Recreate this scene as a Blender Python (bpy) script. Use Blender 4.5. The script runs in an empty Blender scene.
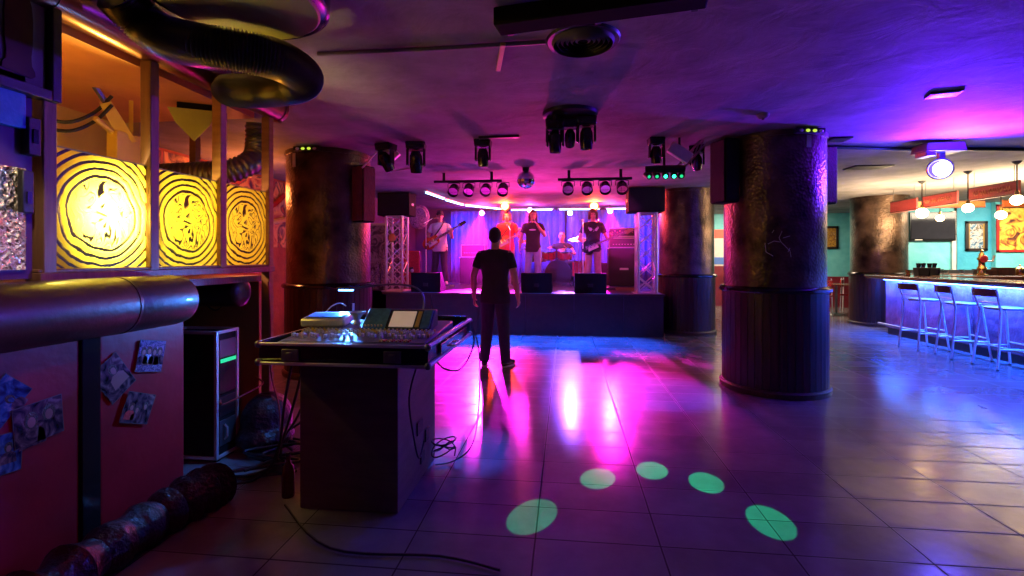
import bpy, bmesh, math, random
from math import sin, cos, pi, radians as R, sqrt, atan2
from mathutils import Vector, Matrix, Euler

random.seed(7)
SC = bpy.context.scene
COL = SC.collection
F = 480.0; CH = 1.38; YAW = math.atan(54 / F)
CY, SY = cos(YAW), sin(YAW)
ZC = 2.64                      # ceiling height

# ------------------------------------------------------------------ measuring helpers
def ray(u, v):
    xc = (u - 512) / F; zc = (258 - v) / F
    return Vector((CY * xc - SY, SY * xc + CY, zc))
def atd(u, v, d):  r = ray(u, v); return Vector((0, 0, CH)) + r * d
def atz(u, v, z):  r = ray(u, v); return Vector((0, 0, CH)) + r * ((z - CH) / r.z)
def atX(u, v, X):  r = ray(u, v); return Vector((0, 0, CH)) + r * (X / r.x)
def atY(u, v, Y):  r = ray(u, v); return Vector((0, 0, CH)) + r * (Y / r.y)

# ------------------------------------------------------------------ materials
MATS = {}
def nodes_of(m):
    m.use_nodes = True
    return m.node_tree.nodes, m.node_tree.links
def mat(name, col, rough=.5, metal=0., col2=None, scale=8., bump=0., bscale=None, emit=None, estr=0., spec=.5, alpha=1., coat=0., detail=4, sharp=False, trans=0., stretch=None, fac=.5, sheen=0.):
    if name in MATS: return MATS[name]
    m = bpy.data.materials.new(name); N, L = nodes_of(m)
    b = N['Principled BSDF']
    b.inputs['Roughness'].default_value = rough
    b.inputs['Metallic'].default_value = metal
    b.inputs['Specular IOR Level'].default_value = spec
    b.inputs['Alpha'].default_value = alpha
    b.inputs['Coat Weight'].default_value = coat
    b.inputs['Transmission Weight'].default_value = trans
    b.inputs['Sheen Weight'].default_value = sheen
    tc = N.new('ShaderNodeTexCoord'); mp = N.new('ShaderNodeMapping')
    L.new(tc.outputs['Object'], mp.inputs['Vector'])
    if stretch: mp.inputs['Scale'].default_value = stretch
    nz = N.new('ShaderNodeTexNoise'); nz.inputs['Scale'].default_value = scale; nz.inputs['Detail'].default_value = detail
    L.new(mp.outputs[0], nz.inputs['Vector'])
    c2 = col2 if col2 else tuple(c * .8 for c in col)
    cr = N.new('ShaderNodeValToRGB')
    w = .03 if sharp else .22
    cr.color_ramp.elements[0].position = max(0, fac - w); cr.color_ramp.elements[1].position = min(1, fac + w)
    cr.color_ramp.elements[0].color = (*c2, 1); cr.color_ramp.elements[1].color = (*col, 1)
    L.new(nz.outputs['Fac'], cr.inputs[0]); L.new(cr.outputs[0], b.inputs['Base Color'])
    if bump:
        n2 = N.new('ShaderNodeTexNoise'); n2.inputs['Scale'].default_value = bscale or scale * 3; n2.inputs['Detail'].default_value = 5
        L.new(mp.outputs[0], n2.inputs['Vector'])
        bp = N.new('ShaderNodeBump'); bp.inputs['Strength'].default_value = bump; bp.inputs['Distance'].default_value = .02
        L.new(n2.outputs['Fac'], bp.inputs['Height']); L.new(bp.outputs[0], b.inputs['Normal'])
    if emit:
        b.inputs['Emission Color'].default_value = (*emit, 1); b.inputs['Emission Strength'].default_value = estr
    MATS[name] = m
    return m

def M_(name): return MATS[name]
def math_node(N, L, op, a, b=None, c=None):
    n = N.new('ShaderNodeMath'); n.operation = op
    for i, x in enumerate((a, b, c)):
        if x is None: continue
        if isinstance(x, (int, float)): n.inputs[i].default_value = x
        else: L.new(x, n.inputs[i])
    return n.outputs[0]

mat('black_plastic', (.015, .015, .017), .45, bump=.15, bscale=120)
mat('black_metal', (.02, .02, .022), .35, .3)
mat('black_gloss', (.012, .012, .014), .15)
mat('black_carpet', (.01, .009, .01), .85, bump=.4, bscale=300, spec=.15)
mat('grille_black', (.014, .013, .014), .7, bump=.5, bscale=220, spec=.25)
mat('aluminium', (.8, .8, .82), .35, .5, (.7, .7, .72), 20)
mat('chrome', (.8, .8, .82), .12, 1., (.7, .7, .72), 12)
mat('steel_dark', (.25, .25, .27), .35, .8)
mat('white_plastic', (.75, .75, .74), .4)
mat('off_white', (.7, .68, .62), .5)
mat('red_paint', (.34, .008, .018), .4, 0, (.25, .005, .012), 5, .12, 18)
mat('brown_leather', (.075, .03, .016), .42, 0, (.045, .016, .01), 4, .15, 30, coat=.3)
mat('pipe_metal', (.36, .17, .08), .28, .75, (.24, .09, .05), 4, .08, 10)
mat('hose_dark', (.26, .22, .14), .28, .8, (.16, .13, .08), 6)
mat('duct_foil', (.3, .28, .24), .28, .85, (.18, .17, .15), 6, .1, 30)
mat('wood_frame', (.24, .12, .06), .5, 0, (.13, .06, .03), 6, .2, 30, stretch=(6, 6, .6))
mat('wood_warm', (.42, .2, .07), .5, 0, (.3, .13, .04), 5, .2, 30, stretch=(1, 1, 6))
mat('wood_dark', (.075, .03, .02), .38, 0, (.04, .015, .012), 8, .25, 26, stretch=(5, 5, .5), coat=.2)
mat('wood_counter', (.2, .07, .035), .25, 0, (.12, .04, .02), 8, .1, 26, stretch=(6, .6, 6), coat=.5)
mat('plywood', (.19, .12, .09), .55, 0, (.13, .08, .06), 4, .15, 40, stretch=(1, 1, 5))
mat('stage_black', (.02, .014, .014), .5, 0, (.035, .02, .018), 9, .3, 30)
mat('stage_top', (.07, .055, .06), .35, 0, (.045, .035, .04), 5, .15, 40)
mat('velvet_red', (.2, .01, .015), .8, 0, (.12, .005, .01), 12, .4, 60, sheen=.5)
mat('turquoise_paint', (.1, .5, .56), .55, 0, (.2, .66, .68), 3.2, .5, 9, detail=8)
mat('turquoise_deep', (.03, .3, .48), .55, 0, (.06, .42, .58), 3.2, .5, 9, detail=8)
mat('dado_red', (.22, .012, .03), .5, 0, (.14, .008, .02), 4)
mat('orange_mdf', (.75, .36, .1), .55, 0, (.62, .27, .07), 3, .1, 20)
mat('yellow_paint', (.8, .6, .1), .5, 0, (.65, .46, .08), 4, .1, 20)
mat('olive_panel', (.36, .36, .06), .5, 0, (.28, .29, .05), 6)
mat('photo_skin', (.3, .13, .12), .4)
mat('skin', (.62, .36, .26), .5, 0, (.56, .3, .22), 20, spec=.4)
mat('hair_dark', (.03, .017, .012), .55, 0, (.015, .01, .008), 40, .5, 150)
mat('hair_brown', (.12, .05, .025), .5, 0, (.06, .03, .018), 40, .5, 150)
mat('hair_grey', (.3, .28, .27), .5, 0, (.2, .18, .17), 40, .5, 150)
mat('cloth_black', (.018, .018, .02), .85, 0, (.028, .027, .03), 12, .4, 60)
mat('cloth_white', (.75, .75, .76), .85, 0, (.65, .65, .68), 12, .4, 60)
mat('cloth_red', (.6, .03, .03), .8, 0, (.45, .02, .02), 12, .4, 60)
mat('denim_light', (.35, .42, .55), .85, 0, (.27, .34, .47), 14, .4, 80)
mat('denim_dark', (.03, .035, .06), .85, 0, (.02, .024, .04), 14, .4, 80)
mat('cloth_khaki', (.42, .33, .26), .85, 0, (.34, .26, .2), 14, .4, 80)
mat('guitar_red', (.45, .02, .015), .15, 0, (.55, .08, .02), 5, coat=1)
mat('guitar_black', (.01, .01, .012), .12, 0, coat=1)
mat('guitar_yellow', (.7, .35, .04), .15, 0, (.5, .1, .02), 4, coat=1)
mat('maple', (.65, .42, .2), .3, 0, (.55, .33, .15), 10, coat=.5)
mat('rosewood', (.08, .03, .02), .4)
mat('drum_red', (.4, .02, .03), .15, 0, (.6, .05, .06), 30, coat=1)
mat('drum_head', (.8, .8, .76), .4)
mat('brass', (.75, .5, .18), .22, 1., (.6, .38, .12), 12)
mat('copper', (.7, .25, .14), .25, 1.)
mat('rubber', (.015, .015, .015), .7)
mat('cable_black', (.012, .012, .013), .5)
mat('cable_red', (.3, .03, .03), .5)
mat('shoe_sole', (.65, .63, .6), .6)
mat('glass_clear', (.9, .95, .95), .03, trans=1.)
mat('bottle_green', (.05, .25, .08), .05, trans=.8)
mat('tv_screen', (.03, .03, .04), .08)
mat('tarp', (.03, .008, .014), .3, 0, (.012, .005, .008), 9, 1., 22)
mat('vane_grey', (.12, .1, .09), .6, spec=.3)
mat('vent_dark', (.006, .005, .005), .9, spec=.1)
mat('conduit', (.24, .2, .2), .45, .4)
mat('lamp_warm', (1, .8, .5), .4, emit=(1, .66, .3), estr=26)
mat('lamp_pink', (1, .6, .9), .4, emit=(1, .32, .82), estr=38)
mat('lamp_red', (1, .3, .1), .4, emit=(1, .12, .03), estr=55)
mat('lamp_blue', (.3, .4, 1), .4, emit=(.1, .25, 1), estr=26)
mat('lamp_white_blue', (.8, .8, 1), .4, emit=(.72, .72, 1), estr=30)
mat('lamp_green', (.1, 1, .5), .4, emit=(.02, 1, .4), estr=7)
mat('lamp_green_dim', (.05, .4, .2), .4, emit=(.02, .8, .3), estr=.9)
mat('led_blue', (.3, .5, 1), .4, emit=(.08, .28, 1), estr=16)
mat('led_bar', (.5, .7, 1), .4, emit=(.25, .5, 1), estr=9)
mat('sign_green', (.5, .7, .1), .4, emit=(.55, .8, .05), estr=1.1)
mat('lamp_yellow', (1, .9, .5), .4, emit=(1, .75, .22), estr=60)
mat('exit_lamp', (.9, .9, .8), .4)
mat('sign_wood', (.35, .045, .03), .5, 0, (.26, .02, .03), 5, .25, 30, stretch=(6, .6, 6))
mat('sign_letter', (.5, .16, .08), .5)
mat('orange_wood', (.6, .17, .05), .5, 0, (.45, .1, .03), 6, .2, 30)
mat('blue_canvas', (.06, .34, .6), .6, 0, (.02, .16, .4), 7, .3, 20, detail=8)
mat('purple_wall', (.09, .025, .1), .5, 0, (.05, .015, .06), 4, .2, 14)
mat('frame_black', (.02, .012, .012), .4, 0, bump=.15)
mat('frame_red', (.55, .02, .02), .35)
mat('frame_gold', (.45, .28, .08), .35, .6)
mat('mat_board', (.23, .15, .14), .7)
mat('bottle_dark', (.05, .012, .01), .25, 0, (.09, .02, .015), 6)
mat('screen_amber', (.8, .7, .6), .4, emit=(.9, .6, .45), estr=.28)
mat('knob_white', (.8, .8, .78), .4)
mat('knob_yellow', (.8, .6, .15), .4)
mat('knob_red', (.7, .1, .08), .4)
mat('panel_blue', (.06, .2, .5), .4, 0, (.02, .1, .3), 40)
mat('mixer_metal', (.16, .18, .22), .45, .2)
mat('brick_orange', (.5, .13, .04), .7, 0, (.32, .07, .03), 6, .5, 20)
mat('concrete', (.3, .27, .25), .8, 0, (.22, .2, .19), 5, .3, 20)
mat('speaker_cone', (.06, .05, .05), .6)
mat('mirror', (.9, .9, .92), .04, 1., (.85, .85, .88), 30)
mat('shade_black', (.02, .02, .02), .4, .5)
mat('tshirt_print', (.75, .75, .8), .6)
mat('poster_red', (.8, .12, .08), .5)
mat('poster_blue', (.08, .2, .6), .5)
mat('face_dark', (.05, .02, .02), .5)
mat('lips', (.45, .15, .13), .5)
mat('leather_seat', (.05, .03, .03), .4)

# patterned materials -------------------------------------------------
def tile_mat():
    m = bpy.data.materials.new('floor_tiles'); N, L = nodes_of(m); b = N['Principled BSDF']
    tc = N.new('ShaderNodeTexCoord'); sp = N.new('ShaderNodeSeparateXYZ'); L.new(tc.outputs['Object'], sp.inputs[0])
    mn = lambda op, a, b_=None, c=None: math_node(N, L, op, a, b_, c)
    nzw = N.new('ShaderNodeTexNoise'); nzw.inputs['Scale'].default_value = 6; L.new(tc.outputs['Object'], nzw.inputs['Vector'])
    wob = mn('MULTIPLY', mn('SUBTRACT', nzw.outputs['Fac'], .5), .006)
    x = mn('ADD', mn('DIVIDE', mn('ADD', sp.outputs['X'], .15), .6), wob)
    y = mn('ADD', mn('DIVIDE', mn('SUBTRACT', sp.outputs['Y'], 2.36), .3), wob)
    def joint(v, w):
        f = mn('FRACT', v); d = mn('MINIMUM', f, mn('SUBTRACT', 1, f))
        return mn('MINIMUM', mn('DIVIDE', d, w), 1)
    jx = joint(x, .018); jy = joint(y, .038)
    j = mn('MINIMUM', jx, jy)
    comb = N.new('ShaderNodeCombineXYZ'); L.new(mn('FLOOR', x), comb.inputs[0]); L.new(mn('FLOOR', y), comb.inputs[1])
    wn = N.new('ShaderNodeTexWhiteNoise'); L.new(comb.outputs[0], wn.inputs['Vector'])
    nz = N.new('ShaderNodeTexNoise'); nz.inputs['Scale'].default_value = 1.6; nz.inputs['Detail'].default_value = 8; nz.inputs['Roughness'].default_value = .65
    L.new(tc.outputs['Object'], nz.inputs['Vector'])
    v = mn('ADD', mn('MULTIPLY', wn.outputs['Value'], .14), mn('MULTIPLY', nz.outputs['Fac'], .86))
    cr = N.new('ShaderNodeValToRGB'); cr.color_ramp.elements[0].position = .25; cr.color_ramp.elements[1].position = .75
    cr.color_ramp.elements[0].color = (.1, .092, .095, 1); cr.color_ramp.elements[1].color = (.24, .222, .23, 1); L.new(v, cr.inputs[0])
    mx = N.new('ShaderNodeMix'); mx.data_type = 'RGBA'; L.new(j, mx.inputs['Factor'])
    mx.inputs[6].default_value = (.02, .015, .015, 1); L.new(cr.outputs[0], mx.inputs[7]); L.new(mx.outputs[2], b.inputs['Base Color'])
    nr = N.new('ShaderNodeTexNoise'); nr.inputs['Scale'].default_value = 9; nr.inputs['Detail'].default_value = 6; L.new(tc.outputs['Object'], nr.inputs['Vector'])
    ro = mn('ADD', .12, mn('MULTIPLY', nr.outputs['Fac'], .16)); L.new(mn('ADD', ro, mn('MULTIPLY', mn('SUBTRACT', 1, j), .4)), b.inputs['Roughness'])
    nb = N.new('ShaderNodeTexNoise'); nb.inputs['Scale'].default_value = 5; nb.inputs['Detail'].default_value = 5; L.new(tc.outputs['Object'], nb.inputs['Vector'])
    h = mn('ADD', mn('MULTIPLY', nb.outputs['Fac'], .5), mn('MULTIPLY', wn.outputs['Value'], .12))
    bp = N.new('ShaderNodeBump'); bp.inputs['Strength'].default_value = .3; bp.inputs['Distance'].default_value = .004; L.new(h, bp.inputs['Height']); L.new(bp.outputs[0], b.inputs['Normal'])
    L.new(mn('MULTIPLY', j, .4), b.inputs['Specular IOR Level'])
    MATS['floor_tiles'] = m; return m
def ceiling_mat():
    m = bpy.data.materials.new('ceiling_plaster'); N, L = nodes_of(m); b = N['Principled BSDF']
    tc = N.new('ShaderNodeTexCoord')
    n1 = N.new('ShaderNodeTexNoise'); n1.inputs['Scale'].default_value = 1.7; n1.inputs['Detail'].default_value = 10; n1.inputs['Roughness'].default_value = .62; L.new(tc.outputs['Object'], n1.inputs['Vector'])
    cr = N.new('ShaderNodeValToRGB'); cr.color_ramp.elements[0].position = .3; cr.color_ramp.elements[1].position = .7
    cr.color_ramp.elements[0].color = (.15, .135, .135, 1); cr.color_ramp.elements[1].color = (.33, .305, .3, 1)
    L.new(n1.outputs['Fac'], cr.inputs[0]); L.new(cr.outputs[0], b.inputs['Base Color'])
    n2 = N.new('ShaderNodeTexNoise'); n2.inputs['Scale'].default_value = 3.2; n2.inputs['Detail'].default_value = 8; n2.inputs['Roughness'].default_value = .6
    n2.inputs['Distortion'].default_value = .8
    L.new(tc.outputs['Object'], n2.inputs['Vector'])
    bp = N.new('ShaderNodeBump'); bp.inputs['Strength'].default_value = .4; bp.inputs['Distance'].default_value = .03; L.new(n2.outputs['Fac'], bp.inputs['Height']); L.new(bp.outputs[0], b.inputs['Normal'])
    b.inputs['Roughness'].default_value = .75; b.inputs['Specular IOR Level'].default_value = .2
    MATS['ceiling_plaster'] = m; return m
def column_mat():
    m = bpy.data.materials.new('column_copper'); N, L = nodes_of(m); b = N['Principled BSDF']
    tc = N.new('ShaderNodeTexCoord')
    n1 = N.new('ShaderNodeTexNoise'); n1.inputs['Scale'].default_value = 3; n1.inputs['Detail'].default_value = 9; L.new(tc.outputs['Object'], n1.inputs['Vector'])
    cr = N.new('ShaderNodeValToRGB'); cr.color_ramp.elements[0].position = .35; cr.color_ramp.elements[1].position = .7
    cr.color_ramp.elements[0].color = (.03, .018, .013, 1); cr.color_ramp.elements[1].color = (.24, .15, .1, 1)
    L.new(n1.outputs['Fac'], cr.inputs[0]); L.new(cr.outputs[0], b.inputs['Base Color'])
    n2 = N.new('ShaderNodeTexVoronoi'); n2.inputs['Scale'].default_value = 34
    L.new(tc.outputs['Object'], n2.inputs['Vector'])
    n3 = N.new('ShaderNodeTexNoise'); n3.inputs['Scale'].default_value = 16; n3.inputs['Detail'].default_value = 6; L.new(tc.outputs['Object'], n3.inputs['Vector'])
    s = math_node(N, L, 'ADD', n2.outputs['Distance'], n3.outputs['Fac'])
    bp = N.new('ShaderNodeBump'); bp.inputs['Strength'].default_value = .5; bp.inputs['Distance'].default_value = .01; L.new(s, bp.inputs['Height']); L.new(bp.outputs[0], b.inputs['Normal'])
    b.inputs['Roughness'].default_value = .3; b.inputs['Metallic'].default_value = .65; b.inputs['Specular IOR Level'].default_value = .6
    MATS['column_copper'] = m; return m
def plank_mat():
    m = bpy.data.materials.new('column_planks'); N, L = nodes_of(m); b = N['Principled BSDF']
    tc = N.new('ShaderNodeTexCoord'); mp = N.new('ShaderNodeMapping'); mp.inputs['Scale'].default_value = (9, 9, .7); L.new(tc.outputs['Object'], mp.inputs[0])
    n1 = N.new('ShaderNodeTexNoise'); n1.inputs['Scale'].default_value = 3; n1.inputs['Detail'].default_value = 6; L.new(mp.outputs[0], n1.inputs['Vector'])
    cr = N.new('ShaderNodeValToRGB'); cr.color_ramp.elements[0].position = .3; cr.color_ramp.elements[1].position = .75
    cr.color_ramp.elements[0].color = (.014, .005, .005, 1); cr.color_ramp.elements[1].color = (.07, .02, .02, 1)
    L.new(n1.outputs['Fac'], cr.inputs[0]); L.new(cr.outputs[0], b.inputs['Base Color'])
    bp = N.new('ShaderNodeBump'); bp.inputs['Strength'].default_value = .3; bp.inputs['Distance'].default_value = .01; L.new(n1.outputs['Fac'], bp.inputs['Height']); L.new(bp.outputs[0], b.inputs['Normal'])
    b.inputs['Roughness'].default_value = .38
    MATS['column_planks'] = m; return m
def curtain_mat():
    return mat('curtain_blue', (.1, .12, .5), .75, 0, (.07, .07, .38), 5, .2, 40, sheen=.4)
def foil_mat():
    m = bpy.data.materials.new('crumpled_foil'); N, L = nodes_of(m); b = N['Principled BSDF']
    tc = N.new('ShaderNodeTexCoord')
    v = N.new('ShaderNodeTexVoronoi'); v.inputs['Scale'].default_value = 45; L.new(tc.outputs['Object'], v.inputs['Vector'])
    n = N.new('ShaderNodeTexNoise'); n.inputs['Scale'].default_value = 60; n.inputs['Detail'].default_value = 6; L.new(tc.outputs['Object'], n.inputs['Vector'])
    s = math_node(N, L, 'ADD', v.outputs['Distance'], n.outputs['Fac'])
    bp = N.new('ShaderNodeBump'); bp.inputs['Strength'].default_value = 1; bp.inputs['Distance'].default_value = .02; L.new(s, bp.inputs['Height']); L.new(bp.outputs[0], b.inputs['Normal'])
    b.inputs['Base Color'].default_value = (.85, .74, .5, 1); b.inputs['Metallic'].default_value = 1; b.inputs['Roughness'].default_value = .25
    MATS['crumpled_foil'] = m; return m
def ring_glass_mat():
    """yellow printed film on glass: concentric bands and a tangle of lines in the middle; dark lines are opaque print"""
    m = bpy.data.materials.new('ring_glass'); N, L = nodes_of(m)
    N.remove(N['Principled BSDF']); out = N['Material Output']
    mn = lambda op, a, b_=None, c=None: math_node(N, L, op, a, b_, c)
    tc = N.new('ShaderNodeTexCoord'); sp = N.new('ShaderNodeSeparateXYZ'); L.new(tc.outputs['Object'], sp.inputs[0])
    nz = N.new('ShaderNodeTexNoise'); nz.inputs['Scale'].default_value = 7; nz.inputs['Detail'].default_value = 3; L.new(tc.outputs['Object'], nz.inputs['Vector'])
    w = mn('MULTIPLY', mn('SUBTRACT', nz.outputs['Fac'], .5), .05)
    y = mn('ADD', sp.outputs['Y'], w); z = mn('ADD', sp.outputs['Z'], w)
    r = mn('SQRT', mn('ADD', mn('MULTIPLY', y, y), mn('MULTIPLY', z, z)))
    ring = mn('SINE', mn('MULTIPLY', r, 2 * pi / .038))
    # central figure: turbulent contour lines inside r < .15
    n2 = N.new('ShaderNodeTexNoise'); n2.inputs['Scale'].default_value = 7; n2.inputs['Detail'].default_value = 1; n2.inputs['Distortion'].default_value = 1.6; L.new(tc.outputs['Object'], n2.inputs['Vector'])
    cont = mn('SINE', mn('MULTIPLY', n2.outputs['Fac'], 42))
    inside = mn('LESS_THAN', r, .165)
    pat_in = mn('GREATER_THAN', cont, -.55)
    pat_out = mn('GREATER_THAN', ring, -.35)
    pat = mn('ADD', mn('MULTIPLY', inside, pat_in), mn('MULTIPLY', mn('SUBTRACT', 1, inside), pat_out))
    yel = N.new('ShaderNodeBsdfTranslucent'); yel.inputs[0].default_value = (.9, .8, .13, 1)
    dif = N.new('ShaderNodeBsdfDiffuse'); dif.inputs[0].default_value = (.75, .62, .05, 1)
    tr = N.new('ShaderNodeBsdfTransparent'); tr.inputs[0].default_value = (1, .92, .55, 1)
    m1 = N.new('ShaderNodeMixShader'); m1.inputs[0].default_value = .3; L.new(yel.outputs[0], m1.inputs[1]); L.new(dif.outputs[0], m1.inputs[2])
    m2 = N.new('ShaderNodeMixShader'); m2.inputs[0].default_value = .12; L.new(m1.outputs[0], m2.inputs[1]); L.new(tr.outputs[0], m2.inputs[2])
    dk = N.new('ShaderNodeBsdfPrincipled'); dk.inputs['Base Color'].default_value = (.05, .035, .01, 1); dk.inputs['Roughness'].default_value = .2
    m3 = N.new('ShaderNodeMixShader'); m3.inputs[0].default_value = .25; L.new(dk.outputs[0], m3.inputs[1]); L.new(tr.outputs[0], m3.inputs[2])
    m4 = N.new('ShaderNodeMixShader'); L.new(pat, m4.inputs[0]); L.new(m3.outputs[0], m4.inputs[1]); L.new(m2.outputs[0], m4.inputs[2])
    L.new(m4.outputs[0], out.inputs['Surface'])
    MATS['ring_glass'] = m; return m
def stone_mat():
    return mat('bar_stone', (.36, .09, .12), .55, 0, (.1, .02, .05), 4, 1., 9, detail=8)
tile_mat(); ceiling_mat(); column_mat(); plank_mat(); curtain_mat(); foil_mat(); ring_glass_mat(); stone_mat()

def voro_mat(name, stops, scale=8, rough=.4, noise=True):
    m = bpy.data.materials.new(name); N, L = nodes_of(m); b = N['Principled BSDF']
    tc = N.new('ShaderNodeTexCoord')
    v = N.new('ShaderNodeTexNoise'); v.inputs['Scale'].default_value = scale; v.inputs['Detail'].default_value = 5; v.inputs['Distortion'].default_value = 1.5
    L.new(tc.outputs['Object'], v.inputs['Vector'])
    cr = N.new('ShaderNodeValToRGB'); e = cr.color_ramp.elements
    n = len(stops)
    while len(e) < n: e.new(.5)
    for i, c in enumerate(stops):
        e[i].position = .32 + .36 * i / (n - 1); e[i].color = (*c, 1)
    L.new(v.outputs['Fac'], cr.inputs[0]); L.new(cr.outputs[0], b.inputs['Base Color']); b.inputs['Roughness'].default_value = rough
    MATS[name] = m; return m
voro_mat('mural', [(.02, .015, .02), (.5, .08, .03), (.08, .04, .03), (.75, .45, .12), (.5, .12, .04), (.03, .02, .03)], 2.2, .6)
voro_mat('photo_dark', [(.01, .01, .015), (.03, .02, .04), (.12, .06, .08), (.25, .15, .16)], 18, .2)
voro_mat('photo_blue', [(.01, .01, .03), (.02, .03, .12), (.04, .1, .25), (.2, .2, .3)], 16, .2)
voro_mat('photo_crowd', [(.03, .02, .05), (.3, .2, .35), (.05, .03, .1), (.4, .3, .4)], 30, .2)
voro_mat('painting_orange', [(.03, .02, .02), (.25, .06, .02), (.85, .45, .05), (.9, .65, .1), (.2, .05, .02)], 3.5, .4)
voro_mat('painting_small', [(.02, .03, .06), (.1, .25, .4), (.6, .55, .5), (.05, .05, .06), (.5, .35, .1)], 7, .4)
voro_mat('painting_gold', [(.03, .02, .02), (.6, .35, .05), (.2, .08, .03), (.7, .5, .2)], 9, .4)
voro_mat('stage_mural', [(.03, .02, .05), (.08, .05, .1), (.35, .3, .38), (.05, .03, .07)], 5, .5)
voro_mat('instrument_art', [(.05, .02, .08), (.5, .35, .6), (.12, .05, .2), (.7, .6, .8)], 12, .4)

# ------------------------------------------------------------------ mesh builder
class MB:
    def __init__(s): s.v = []; s.f = []
    def add(s, vs, fs, mtx=None):
        o = len(s.v)
        s.v += [(mtx @ Vector(p)) if mtx else Vector(p) for p in vs]
        s.f += [tuple(i + o for i in f) for f in fs]; return s
    def box(s, c, sz, rot=None, taper=1.):
        x, y, z = [k / 2 for k in sz]; t = taper
        vs = [(-x, -y, -z), (x, -y, -z), (x, y, -z), (-x, y, -z), (-x * t, -y * t, z), (x * t, -y * t, z), (x * t, y * t, z), (-x * t, y * t, z)]
        fs = [(3, 2, 1, 0), (4, 5, 6, 7), (0, 1, 5, 4), (1, 2, 6, 5), (2, 3, 7, 6), (3, 0, 4, 7)]
        m = Matrix.Translation(Vector(c))
        if rot is not None: m = m @ (Euler(rot).to_matrix().to_4x4() if not isinstance(rot, Matrix) else rot)
        return s.add(vs, fs, m)
    def box2(s, a, b):
        a, b = Vector(a), Vector(b); return s.box((a + b) / 2, [abs(k) for k in (b - a)])
    def cone(s, a, b, r0, r1=None, n=16, cap=True):
        a, b = Vector(a), Vector(b); r1 = r0 if r1 is None else r1
        d = (b - a); L_ = d.length
        if L_ < 1e-6: return s
        q = d.to_track_quat('Z', 'Y').to_matrix()
        vs = []
        for (c, r) in ((a, r0), (b, r1)):
            for i in range(n):
                t = 2 * pi * i / n; vs.append(c + q @ Vector((r * cos(t), r * sin(t), 0)))
        fs = [(i, (i + 1) % n, n + (i + 1) % n, n + i) for i in range(n)]
        if cap: fs += [tuple(range(n - 1, -1, -1)), tuple(range(n, 2 * n))]
        return s.add(vs, fs)
    def ell(s, c, r, n=14, rot=None):
        vs, fs = [], []
        c = Vector(c); q = Euler(rot).to_matrix() if rot else None
        rings = max(6, n // 2 + 1)
        for j in range(1, rings):
            ph = pi * j / rings
            for i in range(n):
                t = 2 * pi * i / n
                p = Vector((r[0] * sin(ph) * cos(t), r[1] * sin(ph) * sin(t), -r[2] * cos(ph)))
                vs.append(c + (q @ p if q else p))
        for pz in (-r[2], r[2]):
            p = Vector((0, 0, pz)); vs.append(c + (q @ p if q else p))
        for j in range(rings - 2):
            for i in range(n):
                a = j * n + i; b = j * n + (i + 1) % n
                fs.append((a, b, b + n, a + n))
        lo, hi = len(vs) - 2, len(vs) - 1
        for i in range(n):
            fs.append((lo, (i + 1) % n, i)); k = (rings - 2) * n
            fs.append((hi, k + i, k + (i + 1) % n))
        return s.add(vs, fs)
    def cap(s, a, b, r0, r1=None, n=10):
        r1 = r0 if r1 is None else r1
        s.cone(a, b, r0, r1, n); s.ell(a, (r0,) * 3, n); s.ell(b, (r1,) * 3, n); return s
    def tube(s, pts, r, n=8, cap=True):
        pts = [Vector(p) for p in pts]; m = len(pts); vs, fs = [], []
        rs = r if isinstance(r, (list, tuple)) else [r] * m
        up = None
        for i, p in enumerate(pts):
            d = (pts[min(i + 1, m - 1)] - pts[max(i - 1, 0)]).normalized()
            if up is None: up = Vector((0, 0, 1)) if abs(d.z) < .9 else Vector((1, 0, 0))
            a = d.cross(up).normalized(); up2 = a.cross(d).normalized(); up = up2
            for k in range(n):
                t = 2 * pi * k / n; vs.append(p + (a * cos(t) + up2 * sin(t)) * rs[i])
        for i in range(m - 1):
            for k in range(n):
                k2 = (k + 1) % n; fs.append((i * n + k, i * n + k2, (i + 1) * n + k2, (i + 1) * n + k))
        if cap: fs += [tuple(range(n - 1, -1, -1)), tuple(range((m - 1) * n, m * n))]
        return s.add(vs, fs)
    def lathe(s, prof, c=(0, 0, 0), n=24, mtx=None, caps=True):
        """profile [(r,z)...] about z"""
        vs, fs = [], []; m = len(prof)
        for (r, z) in prof:
            for i in range(n):
                t = 2 * pi * i / n; vs.append(Vector(c) + Vector((r * cos(t), r * sin(t), z)))
        for j in range(m - 1):
            for i in range(n):
                i2 = (i + 1) % n; fs.append((j * n + i, j * n + i2, (j + 1) * n + i2, (j + 1) * n + i))
        if caps and prof[0][0] > 1e-4: fs.append(tuple(range(n - 1, -1, -1)))
        if caps and prof[-1][0] > 1e-4: fs.append(tuple(range((m - 1) * n, m * n)))
        return s.add(vs, fs, mtx)
    def prism(s, pts, a, b, mtx=None):
        """2-D outline (x,z) extruded along y from a to b"""
        n = len(pts)
        vs = [(x, a, z) for x, z in pts] + [(x, b, z) for x, z in pts]
        fs = [tuple(range(n)), tuple(range(2 * n - 1, n - 1, -1))] + [(i, n + i, n + (i + 1) % n, (i + 1) % n) for i in range(n)]
        return s.add(vs, fs, mtx)
    def loft(s, rings, n=20, sq=1.):
        """rings: (cx,cy,cz,rx,ry) horizontal superellipses, capped"""
        vs, fs = [], []
        for (cx, cy, cz, rx, ry) in rings:
            for i in range(n):
                t = 2 * pi * i / n; c_, s_ = cos(t), sin(t)
                vs.append((cx + rx * abs(c_) ** sq * (1 if c_ >= 0 else -1), cy + ry * abs(s_) ** sq * (1 if s_ >= 0 else -1), cz))
        m = len(rings)
        for j in range(m - 1):
            for i in range(n):
                i2 = (i + 1) % n; fs.append((j * n + i, j * n + i2, (j + 1) * n + i2, (j + 1) * n + i))
        fs += [tuple(range(n - 1, -1, -1)), tuple(range((m - 1) * n, m * n))]
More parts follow.
